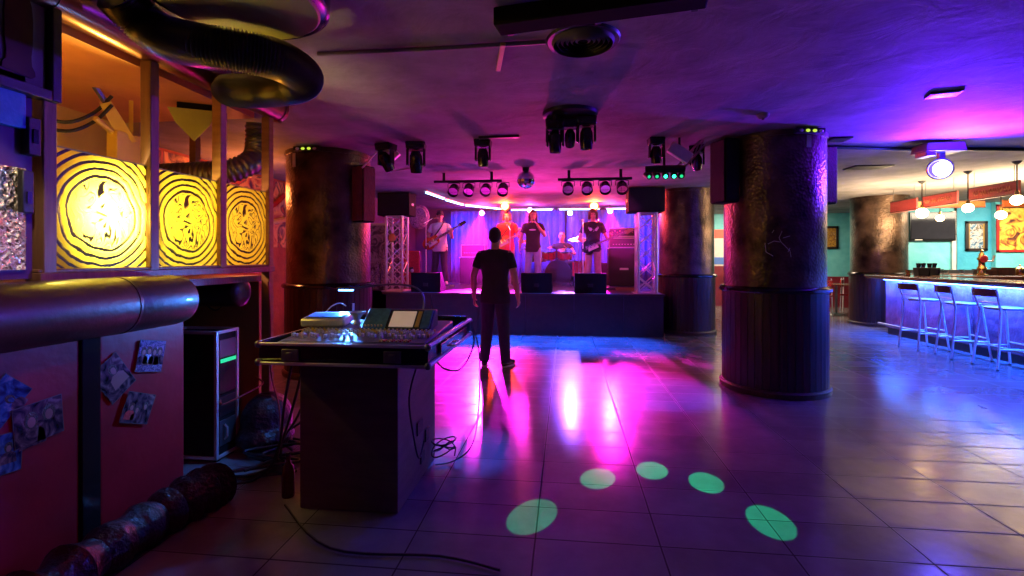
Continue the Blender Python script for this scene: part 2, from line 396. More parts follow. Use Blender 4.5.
        return s.add(vs, fs)
    def build(s, name, m, parent=None, world=False, smooth=True, bevel=0., ang=35, mods=None):
        me = bpy.data.meshes.new(name)
        vs = s.v
        if world and parent is not None:
            inv = world_matrix(parent).inverted(); vs = [inv @ Vector(p) for p in vs]
        me.from_pydata([tuple(p) for p in vs], [], s.f)
        bm = bmesh.new(); bm.from_mesh(me); bmesh.ops.recalc_face_normals(bm, faces=bm.faces); bm.to_mesh(me); bm.free()
        me.materials.append(M_(m) if isinstance(m, str) else m)
        if smooth:
            me.polygons.foreach_set('use_smooth', [True] * len(me.polygons)); me.set_sharp_from_angle(angle=R(ang))
        o = bpy.data.objects.new(name, me); COL.objects.link(o)
        if parent: o.parent = parent
        if bevel:
            bv = o.modifiers.new('b', 'BEVEL'); bv.width = bevel; bv.segments = 2; bv.limit_method = 'ANGLE'; bv.angle_limit = R(40)
        return o
def world_matrix(o):
    m = Matrix.LocRotScale(o.location, o.rotation_euler, o.scale)
    return world_matrix(o.parent) @ m if o.parent else m

def thing(name, label, cat, loc=(0, 0, 0), rz=0., group=None, rot=None):
    o = bpy.data.objects.new(name, None); COL.objects.link(o); o.empty_display_size = .1
    o.location = loc; o.rotation_euler = rot if rot else (0, 0, rz)
    o['label'] = label; o['category'] = cat
    if group: o['group'] = group
    return o
def tag(o, label, cat, group=None, kind=None):
    o['label'] = label; o['category'] = cat
    if group: o['group'] = group
    if kind: o['kind'] = kind
    return o
def struct(mb, name, m, **k):
    k.setdefault('smooth', False)
    o = mb.build(name, m, **k); o['kind'] = 'structure'; return o
def copy_tree(o, parent=None):
    c = o.copy(); COL.objects.link(c); c.parent = parent
    for ch in list(o.children): copy_tree(ch, c)
    return c
def copy_thing(o, loc, rz=None, label=None, rot=None):
    c = copy_tree(o); c.location = loc
    if rz is not None: c.rotation_euler = (0, 0, rz)
    if rot is not None: c.rotation_euler = rot
    if label: c['label'] = label
    return c
def bez(p0, p1, p2, p3, n=14):
    out = []
    for i in range(n + 1):
        t = i / n; out.append(Vector(p0) * (1 - t) ** 3 + Vector(p1) * 3 * t * (1 - t) ** 2 + Vector(p2) * 3 * t * t * (1 - t) + Vector(p3) * t ** 3)
    return out
def smooth_path(pts, k=6):
    P = [Vector(p) for p in pts]; out = []
    for i in range(len(P) - 1):
        p0 = P[max(i - 1, 0)]; p1 = P[i]; p2 = P[i + 1]; p3 = P[min(i + 2, len(P) - 1)]
        for j in range(k):
            t = j / k
            out.append(.5 * ((2 * p1) + (p2 - p0) * t + (2 * p0 - 5 * p1 + 4 * p2 - p3) * t * t + (3 * p1 - p0 - 3 * p2 + p3) * t ** 3))
    out.append(P[-1]); return out
def cable(pts, r, m, label, name='cable', cat='cable', group=None):
    return tag(MB().tube(smooth_path(pts), r, 6).build(name, m), label, cat, group)
def text_mesh(body, size, m, name, parent, loc, rot, depth=.002):
    cu = bpy.data.curves.new('txt', 'FONT'); cu.body = body; cu.size = size; cu.extrude = depth; cu.align_x = 'CENTER'; cu.align_y = 'CENTER'
    t = bpy.data.objects.new('txt', cu); COL.objects.link(t)
    bpy.context.view_layer.update()
    dg = bpy.context.evaluated_depsgraph_get()
    me = bpy.data.meshes.new_from_object(t.evaluated_get(dg)); bpy.data.objects.remove(t); bpy.data.curves.remove(cu)
    me.materials.clear(); me.materials.append(M_(m))
    o = bpy.data.objects.new(name, me); COL.objects.link(o); o.parent = parent; o.location = loc; o.rotation_euler = rot
    return o
def blob(mb, name, m, parent, voxel=.009, smooth=4):
    """union of overlapping closed shapes -> one continuous surface"""
    o = mb.build('tmp', m)
    md = o.modifiers.new('r', 'REMESH'); md.mode = 'VOXEL'; md.voxel_size = voxel; md.use_smooth_shade = True
    if smooth:
        sm = o.modifiers.new('s', 'SMOOTH'); sm.factor = .5; sm.iterations = smooth
    bpy.context.view_layer.update()
    dg = bpy.context.evaluated_depsgraph_get()
    me = bpy.data.meshes.new_from_object(o.evaluated_get(dg)); bpy.data.objects.remove(o)
    me.materials.clear(); me.materials.append(M_(m) if isinstance(m, str) else m)
    me.polygons.foreach_set('use_smooth', [True] * len(me.polygons))
    c = bpy.data.objects.new(name, me); COL.objects.link(c); c.parent = parent
    return c
def light(kind, loc, col, energy, target=None, size=.05, angle=60, blend=.4, name='light', shape=None):
    d = bpy.data.lights.new(name, kind); d.color = col; d.energy = energy
    if kind == 'AREA':
        d.size = size
        if shape: d.shape = 'RECTANGLE'; d.size, d.size_y = shape
    else: d.shadow_soft_size = size
    if kind == 'SPOT': d.spot_size = R(angle); d.spot_blend = blend
    o = bpy.data.objects.new(name, d); COL.objects.link(o); o.location = loc
    if target is not None: o.rotation_euler = (Vector(target) - Vector(loc)).to_track_quat('-Z', 'Y').to_euler()
    return o

# ================================================================== THE SETTING
struct(MB().box2((-7, -2.2, -.1), (13, 15.4, 0)), 'floor', 'floor_tiles')
struct(MB().box2((-7, -2.2, ZC), (13, 15.4, ZC + .12)), 'ceiling', 'ceiling_plaster')
struct(MB().box2((-7, 14.4, 0), (13, 14.6, ZC)), 'wall_far', 'turquoise_paint')
struct(MB().box2((2.45, 14.36, 0), (13, 14.41, .86)), 'trim_1', 'dado_red')
struct(MB().box2((12.2, -2.2, 0), (12.4, 14.4, ZC)), 'wall_right', 'turquoise_paint')
struct(MB().box2((-7, -2.2, 0), (13, -2.0, ZC)), 'wall_near', 'purple_wall')
struct(MB().box2((-4.75, 2.9, 0), (-4.6, 9.3, ZC)), 'wall_left', 'brick_orange')
struct(MB().box2((-4.1, 9.3, 0), (-3.95, 12.3, ZC)), 'wall_stage_left', 'purple_wall')
struct(MB().box2((-4.6, 9.3, 0), (-4.0, 9.36, ZC)), 'wall_stage_left_return', 'purple_wall')
struct(MB().box2((-4.1, 12.3, 0), (2.5, 12.45, ZC)), 'wall_stage_back', 'purple_wall')
struct(MB().box2((2.32, 10.4, 0), (2.45, 14.4, ZC)), 'wall_stage_right', 'purple_wall')
struct(MB().box2((7.0, 12.0, 0), (8.85, 12.15, ZC)).box2((8.79, 12.0, 0), (8.85, 12.15, ZC)), 'wall_bar_back', 'turquoise_paint')
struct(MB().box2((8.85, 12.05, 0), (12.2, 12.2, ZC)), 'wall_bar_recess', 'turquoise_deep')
struct(MB().box2((9.6, 11.94, 0), (12.2, 12.05, ZC)), 'wall_bar_side', 'turquoise_paint')
struct(MB().box2((8.72, 11.95, 1.1), (8.8, 12.0, 2.45)).box2((6.98, 11.95, 1.1), (7.04, 12.0, 2.45)), 'trim_2', 'off_white')
# left: control booth
struct(MB().box2((-2.45, -2.0, 0), (-2.22, 2.55, 1.0)).box2((-3.6, 2.45, 0), (-2.3, 2.53, 1.2)), 'wall_booth_low', 'black_carpet')
struct(MB().box2((-3.75, -2.0, 0), (-3.6, 3.7, ZC)), 'wall_booth_back', 'yellow_paint')
struct(MB().box2((-3.6, -2.0, 2.47), (-2.42, 3.5, 2.52)), 'ceiling_booth', 'orange_mdf')
struct(MB().box2((-2.45, -2.0, 1.29), (-2.3, 1.835, ZC)), 'wall_booth_front', 'purple_wall')
struct(MB().box2((-3.6, 3.5, 0), (-2.38, 3.56, 1.24)), 'wall_booth_end', 'orange_mdf')
struct(MB().box2((-3.6, -2.0, 1.2), (-2.36, 3.5, 1.245)), 'trim_3', 'wood_dark')
struct(MB().box2((5.15, 1.2, 2.42), (9, 3.05, ZC)), 'trim_4', 'black_carpet')   # dark boxed-in soffit at upper right

# ------------------------------------------------------------------ booth front: panels, roll, frame, glass
def panel(y0, y1, label):
    p = MB().box2((-2.21, y0, .05), (-2.19, y1, 1.03)).build('wall_panel', 'red_paint', bevel=.006)
    tag(p, label, 'panel', 'red panels of the booth front')
panel(-.4, 1.94, 'glossy dark red booth panel with three overlapping photos, nearest the corner')
panel(2.04, 2.54, 'narrow dark red booth panel carrying a fan of three band photos')
tag(MB().box2((-2.22, 1.945, 0), (-2.18, 2.035, 1.03)).build('wall_strip', 'black_gloss', bevel=.004), 'black upright strip between the two red booth panels', 'strip')
# padded roll
roll = thing('armrest_roll', 'thick brown leather roll padding along the top of the booth wall', 'armrest', (-2.16, 2.5, 1.15))
pr = [(.0, -3.0), (.135, -3.0), (.137, -2), (.135, -1), (.137, -.42), (.135, -.41), (.137, -.40), (.137, -.09), (.13, -.04), (.105, -.015), (.06, 0), (0, .005)]
MB().lathe(pr, n=32, mtx=Matrix.Rotation(-pi / 2, 4, 'X')).build('roll_cover', 'brown_leather', roll)
MB().lathe([(.139, -.412), (.1395, -.405), (.139, -.398)], n=32, mtx=Matrix.Rotation(-pi / 2, 4, 'X')).build('seam', 'wood_dark', roll)
r2 = thing('padded_roll', 'dark padded roll on the recess behind the speaker case', 'armrest', (-2.75, 3.3, 1.13))
MB().cone((-.6, 0, 0), (.36, 0, 0), .11, n=24).ell((.36, 0, 0), (.04, .11, .11), 20).build('roll_cover', 'brown_leather', r2)

fr = thing('window_frame', 'reddish wood frame of the booth front with uprights and sill', 'window frame', (-2.3, 1.86, 1.3))
YS = [1.885, 2.43, 2.97, 3.49]
MB().box2((-2.345, 1.84, 1.275), (-2.265, 3.53, 1.315)).box2((-2.335, 1.84, 1.315), (-2.275, 3.53, 1.33)).build('sill', 'wood_frame', fr, world=True, bevel=.004)
for i, y in enumerate(YS):
    z0 = 0.02 if i == 3 else 1.3
    MB().box2((-2.335, y - .028, z0), (-2.27, y + .028, 2.47)).build('post', 'wood_frame' if i < 2 else 'wood_warm', fr, world=True, bevel=.004)
for i in range(3):
    g = thing('patterned_pane', ['yellow ring-patterned pane nearest the corner, glaring with the lamp behind it', 'middle yellow ring-patterned pane between the wooden posts', 'farthest yellow ring-patterned pane with a pinkish figure, beside the end post'][i],
              'glass pane', (-2.302, (YS[i] + YS[i + 1]) / 2, 1.6), group='yellow ring-patterned panes of the booth')
    a, b = YS[i] + .028, YS[i + 1] - .028; hw = (b - a) / 2
    me = MB().box2((-.003, -hw, -.268), (.003, hw, .285)).build('film', 'ring_glass', g, smooth=False)
    MB().box2((-.005, -hw, .285), (.005, hw, .291)).build('glass_edge', 'olive_panel', g)
# picture, blue canvas, foil
bp_ = thing('framed_picture', 'black framed picture of a dark bottle hung high in the corner', 'picture', (-2.28, 1.74, 2.36), group=None)
MB().box2((-2.3, 1.56, 2.07), (-2.24, 1.6, 2.64)).box2((-2.3, 1.87, 2.07), (-2.24, 1.91, 2.64)).box2((-2.3, 1.6, 2.07), (-2.24, 1.87, 2.115)).build('frame', 'frame_black', bp_, world=True, bevel=.004)
MB().box2((-2.285, 1.6, 2.115), (-2.27, 1.87, 2.64)).build('mat_board', 'mat_board', bp_, world=True)
prof = [(.0, .0), (.05, .0), (.062, .01), (.06, .03), (.048, .05), (.046, .09), (.052, .14), (.053, .24), (.048, .30), (.03, .36), (.018, .40), (.017, .47), (0, .47)]
pts = [(x, z) for x, z in prof] + [(-x, z) for x, z in prof[::-1]]
pts2 = [p for k, p in enumerate(pts) if k == 0 or p != pts[k - 1]]
MB().prism(pts2[1:-2], -.006, .006, Matrix.Translation((-2.266, 1.755, 2.145)) @ Matrix.Rotation(pi / 2, 4, 'Z')).build('bottle_shape', 'bottle_dark', bp_, world=True)
tag(MB().box2((-2.3, 1.2, 1.925), (-2.27, 1.79, 2.15)).build('painting', 'blue_canvas', bevel=.004), 'blue painted board under the bottle picture', 'painting')
tag(MB().box2((-2.3, 1.0, 1.33), (-2.285, 1.8, 1.76)).build('foil_panel', 'crumpled_foil', smooth=False), 'crumpled silvery foil panel on the purple corner wall', 'panel')
sb = thing('wall_switch', 'small black switch box on the wall beside the first post', 'switch', (-2.29, 1.815, 1.9))
MB().box2((-.01, -.025, -.08), (.03, .025, .08)).build('case', 'black_plastic', sb, bevel=.004); MB().box2((.03, -.01, -.03), (.036, .01, .03)).build('button', 'black_gloss', sb)
sb2 = thing('wall_switch', 'black intercom box low beside the silvery foil panel', 'switch', (-2.29, 1.79, 1.66))
MB().box2((-.01, -.022, -.09), (.03, .022, .09)).build('case', 'black_plastic', sb2, bevel=.004); MB().box2((.03, -.008, -.05), (.036, .008, 0)).build('button', 'black_gloss', sb2)

# photos taped to the panels
def photo(u, v, w, h, rot, m, label, figs, X=-2.186):
    p = atX(u, v, X)
    t = thing('photo_print', label, 'photo', p, rot=(R(rot), 0, 0), group='photo prints on the red panels')
    MB().box2((-.001, -w / 2, -h / 2), (.001, w / 2, h / 2)).build('border', 'vane_grey', t, smooth=False)
    MB().box2((.001, -w / 2 + .003, -h / 2 + .003), (.0018, w / 2 - .003, h / 2 - .003)).build('image', m, t, smooth=False)
    for (fy, fz, s, fm, hm) in figs:
        mt = Matrix.Rotation(pi / 2, 4, 'Z') @ Matrix.Scale(-1, 4, (0, 1, 0))
        body = [(fy - .03 * s, fz - .06 * s), (fy + .03 * s, fz - .06 * s), (fy + .026 * s, fz - .026 * s), (fy + .012 * s, fz - .015 * s), (fy - .012 * s, fz - .015 * s), (fy - .026 * s, fz - .026 * s)]
        MB().prism(body, .0018, .0022, mt).build('figure', hm, t, smooth=False)
        MB().ell((.0020, fy, fz + .003 * s), (.0006, .016 * s, .021 * s), 12).build('figure_hair', 'hair_dark', t)
        MB().ell((.0027, fy, fz - .002 * s), (.0006, .0095 * s, .013 * s), 10).build('face', fm, t)
    return t
photo(39, 421, .19, .165, 4, 'photo_dark', 'landscape photo of two dark-haired people, on the near red panel', [(-.03, .01, 1.7, 'photo_skin', 'photo_dark'), (.038, .02, 1.7, 'photo_skin', 'photo_dark')], X=-2.180)
photo(2, 455, .14, .16, -3, 'photo_blue', 'bluish photo low at the left edge of the near red panel', [(.02, .02, 1, 'photo_skin', 'photo_dark')], X=-2.183)
photo(2, 402, .18, .13, 48, 'photo_blue', 'dark blue photo tilted diagonally above the other two', [(.02, -.02, 1, 'photo_blue', 'photo_dark')], X=-2.186)
photo(114, 378, .155, .2, 34, 'photo_dark', 'tilted dark photo of a bare-chested singer on the far red panel', [(.015, .035, 1.5, 'photo_skin', 'photo_skin')], X=-2.182)
photo(151, 356, .165, .165, -12, 'photo_crowd', 'pale photo of a group of people at the top of the far red panel', [(-.05, .02, 1.1, 'photo_skin', 'photo_dark'), (-.017, .025, 1.1, 'photo_skin', 'denim_light'), (.017, .02, 1.1, 'photo_skin', 'photo_dark'), (.05, .022, 1.1, 'photo_skin', 'photo_dark')], X=-2.179)
photo(138, 408, .17, .15, -22, 'photo_dark', 'lowest photo of the fan with yellow top edge and a band', [(-.04, 0, 1, 'photo_skin', 'cloth_red'), (-.005, -.01, 1, 'photo_skin', 'photo_dark'), (.04, .01, 1, 'photo_skin', 'photo_dark')], X=-2.176)

# pipe above the frame, flexible duct, stuff in the booth
pipe = thing('ventilation_pipe', 'smooth bronze pipe running along the top of the booth frame', 'pipe', (-2.3, 2.5, 2.56))
MB().cone((-2.3, -1.9, 2.565), (-2.3, 3.62, 2.565), .095, n=32).build('pipe_body', 'pipe_metal', pipe, world=True)
for y in (1.9, 3.0, 3.6):
    MB().cone((-2.3, y - .02, 2.565), (-2.3, y + .02, 2.565), .1, n=32).build('band', 'pipe_metal', pipe, world=True)
lb = MB().box2((-.05, -.035, -.002), (.05, .035, 0)).build('label_plate', 'black_gloss', pipe, smooth=False); lb.location = (.085, .38, -.058); lb.rotation_euler = (0, R(-55), R(90))
MB().box((0, .012, -.0025), (.07, .008, .001)).box((0, -.012, -.0025), (.08, .012, .001)).build('printed_lines', 'off_white', lb, smooth=False)
# corrugated loop
def corrugated(path, r, m, name, parent, ribs=90, amp=.012):
    P = smooth_path(path, 40); 
    # resample
    Ls = [0]
    for a, b in zip(P, P[1:]): Ls.append(Ls[-1] + (b - a).length)
    tot = Ls[-1]; out = []; rs = []; k = 0; n = ribs * 4
    for i in range(n + 1):
        s_ = tot * i / n
        while k < len(Ls) - 2 and Ls[k + 1] < s_: k += 1
        t = (s_ - Ls[k]) / max(1e-6, Ls[k + 1] - Ls[k]); out.append(P[k].lerp(P[k + 1], t)); rs.append(r + amp * (0, 1, 0, -1)[i % 4])
    return MB().tube(out, rs, 22).build(name, m, parent, world=True, ang=80)
dz = 2.5
fd = thing('flexible_duct', 'big black corrugated duct looping under the ceiling beside the pipe', 'duct', (-1.9, 2.2, 2.5))
HZ = 2.38
A_ = [atz(118, -6, 2.55), atz(140, 18, 2.49), atz(165, 37, 2.42), atz(202, 46, HZ), atz(245, 52, HZ), atz(282, 62, HZ), atz(304, 77, HZ), atz(294, 86, HZ), atz(264, 90, HZ), atz(242, 91, HZ + .03), atz(228, 90, HZ + .1)]
corrugated(A_, .094, 'hose_dark', 'corrugated_hose', fd, 130, .008)
dk = thing('lit_patch_drum', 'round dark drum on the ceiling, its olive underside standing for a yellow-lit patch', 'duct', (-1.55, 1.75, 2.5))
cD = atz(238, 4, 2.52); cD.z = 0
MB().lathe([(0, 2.52), (.36, 2.52), (.385, 2.535), (.39, 2.64)], c=(cD.x, cD.y, 0), n=48).build('lit_patch_drum_side', 'black_gloss', dk, world=True)
MB().lathe([(0, 2.512), (.335, 2.512), (.345, 2.52)], c=(cD.x, cD.y, 0), n=48).build('lit_patch_face', 'olive_panel', dk, world=True)  # olive colour stands for yellow light falling on the ceiling
fd2 = thing('flexible_duct', 'shiny foil duct curving behind the end posts of the booth', 'duct', (-3, 4, 2.2))
corrugated([(-3.5, 3.75, 2.08), (-3.2, 3.8, 2.1), (-2.95, 3.85, 2.12), (-2.8, 3.95, 2.2), (-2.78, 4.05, 2.3), (-2.8, 4.1, 2.45), (-2.8, 4.1, 2.6)], .1, 'duct_foil', 'hose', fd2, 30, .008)
# articulated yellow arm inside booth
arm = thing('exhaust_arm', 'yellow painted bracket arm rising inside the booth behind the panes', 'bracket', (-3.0, 2.75, 1.25))
c0 = atX(131, 160, -3.0)
def apt(u, v, X=-3.0): return atX(u, v, X)
MB().box2(apt(120, 200) + Vector((-.04, -.06, -.3)), apt(140, 138) + Vector((.04, 0, 0))).build('column_post', 'yellow_paint', arm, world=True, bevel=.005)
a, b = apt(129, 142), apt(105, 102)
MB().tube([a, b], [.06, .045], 4).build('tilted_arm', 'yellow_paint', arm, world=True)
MB().tube([apt(108, 106), apt(92, 82)], .018, 8).build('rod', 'steel_dark', arm, world=True)
MB().tube([apt(131, 100), apt(131, 142)], .018, 4).build('upright', 'yellow_paint', arm, world=True)
MB().tube([apt(122, 140), apt(95, 118)], .018, 6).build('strut', 'yellow_paint', arm, world=True)
for k, off in enumerate((0, 9)):
    cable([apt(40, 118 + off, -3.2), apt(70, 122 + off, -3.1), apt(95, 112 + off, -3.05), apt(112, 96 + off, -2.95)], .012, 'cable_black', ['thick black cable sagging across the booth, the upper of two', 'thick black cable sagging across the booth, the lower of two'][k])
tag(MB().box(apt(100, 66, -2.7), (.05, .5, .035)).build('ceiling_batten', 'wood_dark'), 'dark batten screwed under the orange booth ceiling', 'batten')
sp_ = thing('loudspeaker', 'dark loudspeaker with olive lower face hanging inside the booth', 'speaker', (-2.85, 3.1, 2.2))
q1 = atX(190, 97, -2.62)
MB().box(q1 + Vector((0, .12, 0)), (.28, .2, .2), rot=(0, 0, .5)).build('cabinet', 'black_carpet', sp_, world=True, bevel=.01)
MB().prism([(-.17, .04), (.17, .04), (.12, -.08), (0, -.22), (-.12, -.08)], -.012, .012, Matrix.Translation(q1 + Vector((.02, 0, -.12))) @ Matrix.Rotation(.5, 4, 'Z') @ Matrix.Rotation(.3, 4, 'X') @ Matrix.Scale(.85, 4)).build('lower_face', 'olive_panel', sp_, world=True)
# wooden post further back
tag(MB().box(atX(195, 150, -3.3) + Vector((0, 0, -.45)), (.06, .06, 1.6)).build('wood_post', 'wood_warm'), 'slim wooden post standing inside the booth under the loudspeaker', 'post')
# desk lamp behind the pane
lp = thing('work_lamp', 'glaring lamp behind the nearest ring-patterned pane', 'lamp', (-2.55, 2.17, 1.6))
lpp = Vector((-2.42, 2.2, 1.6))
MB().cone((-2.66, 2.15, 1.245), (-2.66, 2.15, 1.6), .012, n=8).box((-2.66, 2.15, 1.25), (.12, .12, .015)).build('stand', 'black_metal', lp, world=True)
MB().lathe([(.02, 0), (.03, .03), (.07, .1), (.072, .12)], n=20, mtx=Matrix.Translation((-2.68, 2.15, 1.62)) @ Matrix.Rotation(pi / 2, 4, 'Y')).build('reflector', 'aluminium', lp, world=True)
MB().ell((-2.59, 2.15, 1.62), (.03, .03, .03)).build('bulb', 'lamp_yellow', lp, world=True)
# gear on the booth desk
mon = thing('control_monitor', 'computer screen on the booth desk seen through the middle pane', 'screen', (-3.0, 2.9, 1.245))
MB().box((0, 0, .24), (.34, .03, .22), rot=(.1, 0, .5)).build('screen', 'black_gloss', mon); MB().cone((0, 0, 0), (0, 0, .2), .015).box((0, 0, .006), (.16, .12, .012)).build('stand', 'black_plastic', mon)
# mural pieces on left wall
mu = MB().box2((-4.6, 3.2, 1.55), (-4.57, 9.2, 2.6)).build('mural', 'mural', smooth=False); tag(mu, 'dark graffiti mural with orange ribbons on the far left wall', 'mural')
for pts, mm in (([(-4.53, 5.6, 1.95), (-4.53, 6.0, 2.1), (-4.53, 6.5, 2.05), (-4.53, 7.0, 2.2), (-4.53, 7.3, 2.4)], 'guitar_red'), ([(-4.53, 5.4, 1.82), (-4.53, 6.0, 1.92), (-4.53, 6.6, 1.88), (-4.53, 7.4, 2.02)], 'knob_yellow')):
    MB().tube(smooth_path(pts), .04, 8).build('painted_ribbon', mm, mu)

# rack case at the recess
rk = thing('rack_case', 'tall black rack case with aluminium edges beside the red panels', 'flight case', (-2.53, 3.09, .0))
MB().box2((-.2, -.1, .03), (.19, .1, .87)).build('body', 'grille_black', rk, bevel=.01)
ed = MB()
for (x, y) in ((-.2, -.1), (.19, -.1), (-.2, .1), (.19, .1)): ed.box((x, y, .45), (.022, .022, .86))
for z in (.03, .875):
    for y in (-.1, .1): ed.box((0, y, z), (.4, .022, .022))
    for x in (-.2, .19): ed.box((x, 0, z), (.022, .2, .022))
ed.build('edge_trim', 'aluminium', rk, bevel=.003)
for (z0, z1, m) in ((.7, .82, 'steel_dark'), (.45, .68, 'black_gloss'), (.3, .43, 'black_plastic'), (.1, .27, 'steel_dark')):
    MB().box2((.19, -.08, z0), (.2, .08, z1)).build('rack_unit', m, rk, bevel=.002)
MB().box2((.2, -.075, .665), (.204, .075, .69)).build('green_display', 'lamp_green_dim', rk)
MB().tube([(.205, -.04, .14), (.225, -.04, .16), (.225, -.04, .22), (.205, -.04, .24)], .006, 6).build('handle', 'aluminium', rk)
for (x, y) in ((-.17, -.07), (.17, -.07), (-.17, .07), (.17, .07)): MB().cone((x, y, 0), (x, y, .03), .02).build('foot', 'rubber', rk)

# tarp roll along the base
tp = MB(); path = smooth_path([(-2.02, .6, .08), (-1.98, 1.3, .1), (-2.02, 1.9, .09), (-2.0, 2.3, .1), (-1.98, 2.55, .08)], 10)
tp.tube(path, [.1 + .022 * sin(i * 1.9) + .012 * sin(i * 4.1) for i in range(len(path))], 20)
tag(tp.build('rolled_tarp', 'tarp'), 'crumpled dark plastic roll lying along the foot of the red panels', 'tarp')

# ------------------------------------------------------------------ columns
def column(c, label, screws=True):
    t = thing('column', label, 'column', (c[0], c[1], 0), group='round columns of the hall')
    r = .487
    MB().lathe([(r, 1.08), (r, ZC - .05), (r + .012, ZC - .05), (r + .012, ZC)], n=64).build('shaft', 'column_copper', t, ang=50)
    # planks
    mb = MB(); n = 44
    for i in range(n):
        a0 = 2 * pi * i / n + .006; a1 = 2 * pi * (i + 1) / n - .006; ro, ri = .507, .47
        vs = [(rr * cos(a), rr * sin(a), z) for z in (.06, 1.04) for rr in (ri, ro) for a in (a0, a1)]
        mb.add(vs, [(0, 1, 3, 2), (4, 6, 7, 5), (2, 3, 7, 6), (0, 4, 5, 1), (0, 2, 6, 4), (1, 5, 7, 3)])
    mb.build('plank_cladding', 'column_planks', t, smooth=False)
    MB().lathe([(.47, .1), (.492, .1), (.492, 1.03)], n=48).build('backing', 'black_plastic', t)
    MB().lathe([(.487, 1.03), (.53, 1.03), (.537, 1.04), (.537, 1.065), (.51, 1.085), (.488, 1.09)], n=64).build('collar', 'black_gloss', t, ang=30)
    MB().lathe([(.47, 0), (.53, 0), (.533, .05), (.52, .07), (.48, .07)], n=64).build('base_ring', 'wood_dark', t, ang=30)
    return t
cA = column((2.214, 5.445), 'thick copper-clad column with white scratched graffiti, nearest and right of the dance floor')
cB = copy_thing(cA, (2.245, 9.33, 0), label='grey-brown column right beside the end of the stage')
cC = copy_thing(cA, (6.47, 10.8, 0), rz=1.1, label='warm-lit copper column at the far end of the bar')
cD_ = copy_thing(cA, (-2.90, 5.63, 0), rz=2.2, label='dark column on the left, behind the mixing desk')
# scratched letters on column A
def on_col(u, v, r=.57, c=(2.214, 5.445)):
    ra = ray(u, v); a_ = ra.x ** 2 + ra.y ** 2; b_ = -2 * (ra.x * c[0] + ra.y * c[1]); c_ = c[0] ** 2 + c[1] ** 2 - r * r
    d = (-b_ - sqrt(max(0, b_ * b_ - 4 * a_ * c_))) / (2 * a_); return Vector((0, 0, CH)) + ra * d
scr = MB()
for ln in ([(765, 243), (766, 252), (773, 256)], [(768, 244), (774, 241), (780, 242)], [(782, 231), (779, 238), (781, 242), (790, 251), (791, 257)], [(783, 238), (790, 236)], [(790, 248), (788, 252)], [(772, 233), (774, 230)]):
    P = []
    for (a, b) in zip(ln, ln[1:]):
        for k in range(4): P.append(on_col(a[0] + (b[0] - a[0]) * k / 4, a[1] + (b[1] - a[1]) * k / 4, .488))
    P.append(on_col(*ln[-1], .488)); scr.tube(P, .003, 5)
scr.build('scratched_graffiti', 'off_white', cA, world=True)
# column-mounted speakers & lights
def col_box(c, ang, label, m='velvet_red', w=.34, h=.62, dist=.6, z=2.0, dpt=.16):
    t = thing('wall_speaker', label, 'speaker', (c[0] + dist * cos(ang), c[1] + dist * sin(ang), z), rz=ang - pi / 2, group='speakers hung on the columns')
    MB().box((0, 0, h / 2), (w, dpt, h), taper=1).build('cabinet', 'black_carpet', t, bevel=.012)
    MB().box((0, dpt / 2 + .006, h / 2), (w * .94, .014, h * .95)).build('grille_cloth', m, t, bevel=.004)
    MB().box((w / 2 + .004, 0, h / 2), (.012, dpt * .94, h * .95)).box((-w / 2 - .004, 0, h / 2), (.012, dpt * .94, h * .95)).build('side_cloth', m, t, bevel=.004)
    MB().box((0, -dpt / 2 - .02, h * .6), (.1, .06, .1)).build('bracket', 'black_metal', t)
    return t
pA = (2.214, 5.445); pD = (-2.90, 5.63)
col_box(pA, R(200), 'dark speaker hung on the left flank of the graffiti column', m='grille_black', z=1.95, w=.24, h=.66)
col_box(pA, R(16), 'red cloth-faced speaker hung on the right flank of the graffiti column', z=1.96, dist=.58, w=.26)
col_box(pD, R(-20), 'red cloth-faced speaker on the stage side of the left column', z=1.8, dist=.56, w=.2, h=.66)
def exit_light(c, ang, label):
    t = thing('emergency_light', label, 'emergency light', (c[0] + .545 * cos(ang), c[1] + .545 * sin(ang), ZC - .075), rz=ang + pi / 2, group='emergency lights over the columns')
    MB().box((0, 0, .04), (.3, .06, .05)).build('housing', 'black_plastic', t, bevel=.008)
    for s in (-.1, -.035, .035, .1): MB().ell((s, -.03, .035), (.022, .014, .015)).build('lamp_lens', 'sign_green' if abs(s) < .05 else 'exit_lamp', t)
exit_light(pA, R(-78), 'slim emergency light on top of the graffiti column')
exit_light(pD, R(-88), 'slim emergency light with green dots above the left column')
def paper(u, v, w, h, c, label):
    p = on_col(u, v, .492, c); a = atan2(p.y - c[1], p.x - c[0])
    o = MB().box((0, 0, 0), (.004, w, h)).build('paper_tag', 'off_white'); o.location = p; o.rotation_euler = (0, 0, a); tag(o, label, 'paper tag')
paper(294, 160, .05, .16, pD, 'small pale paper slip hanging at the top of the left column')
paper(809, 141, .05, .12, pA, 'small pale paper slip at the top of the graffiti column')

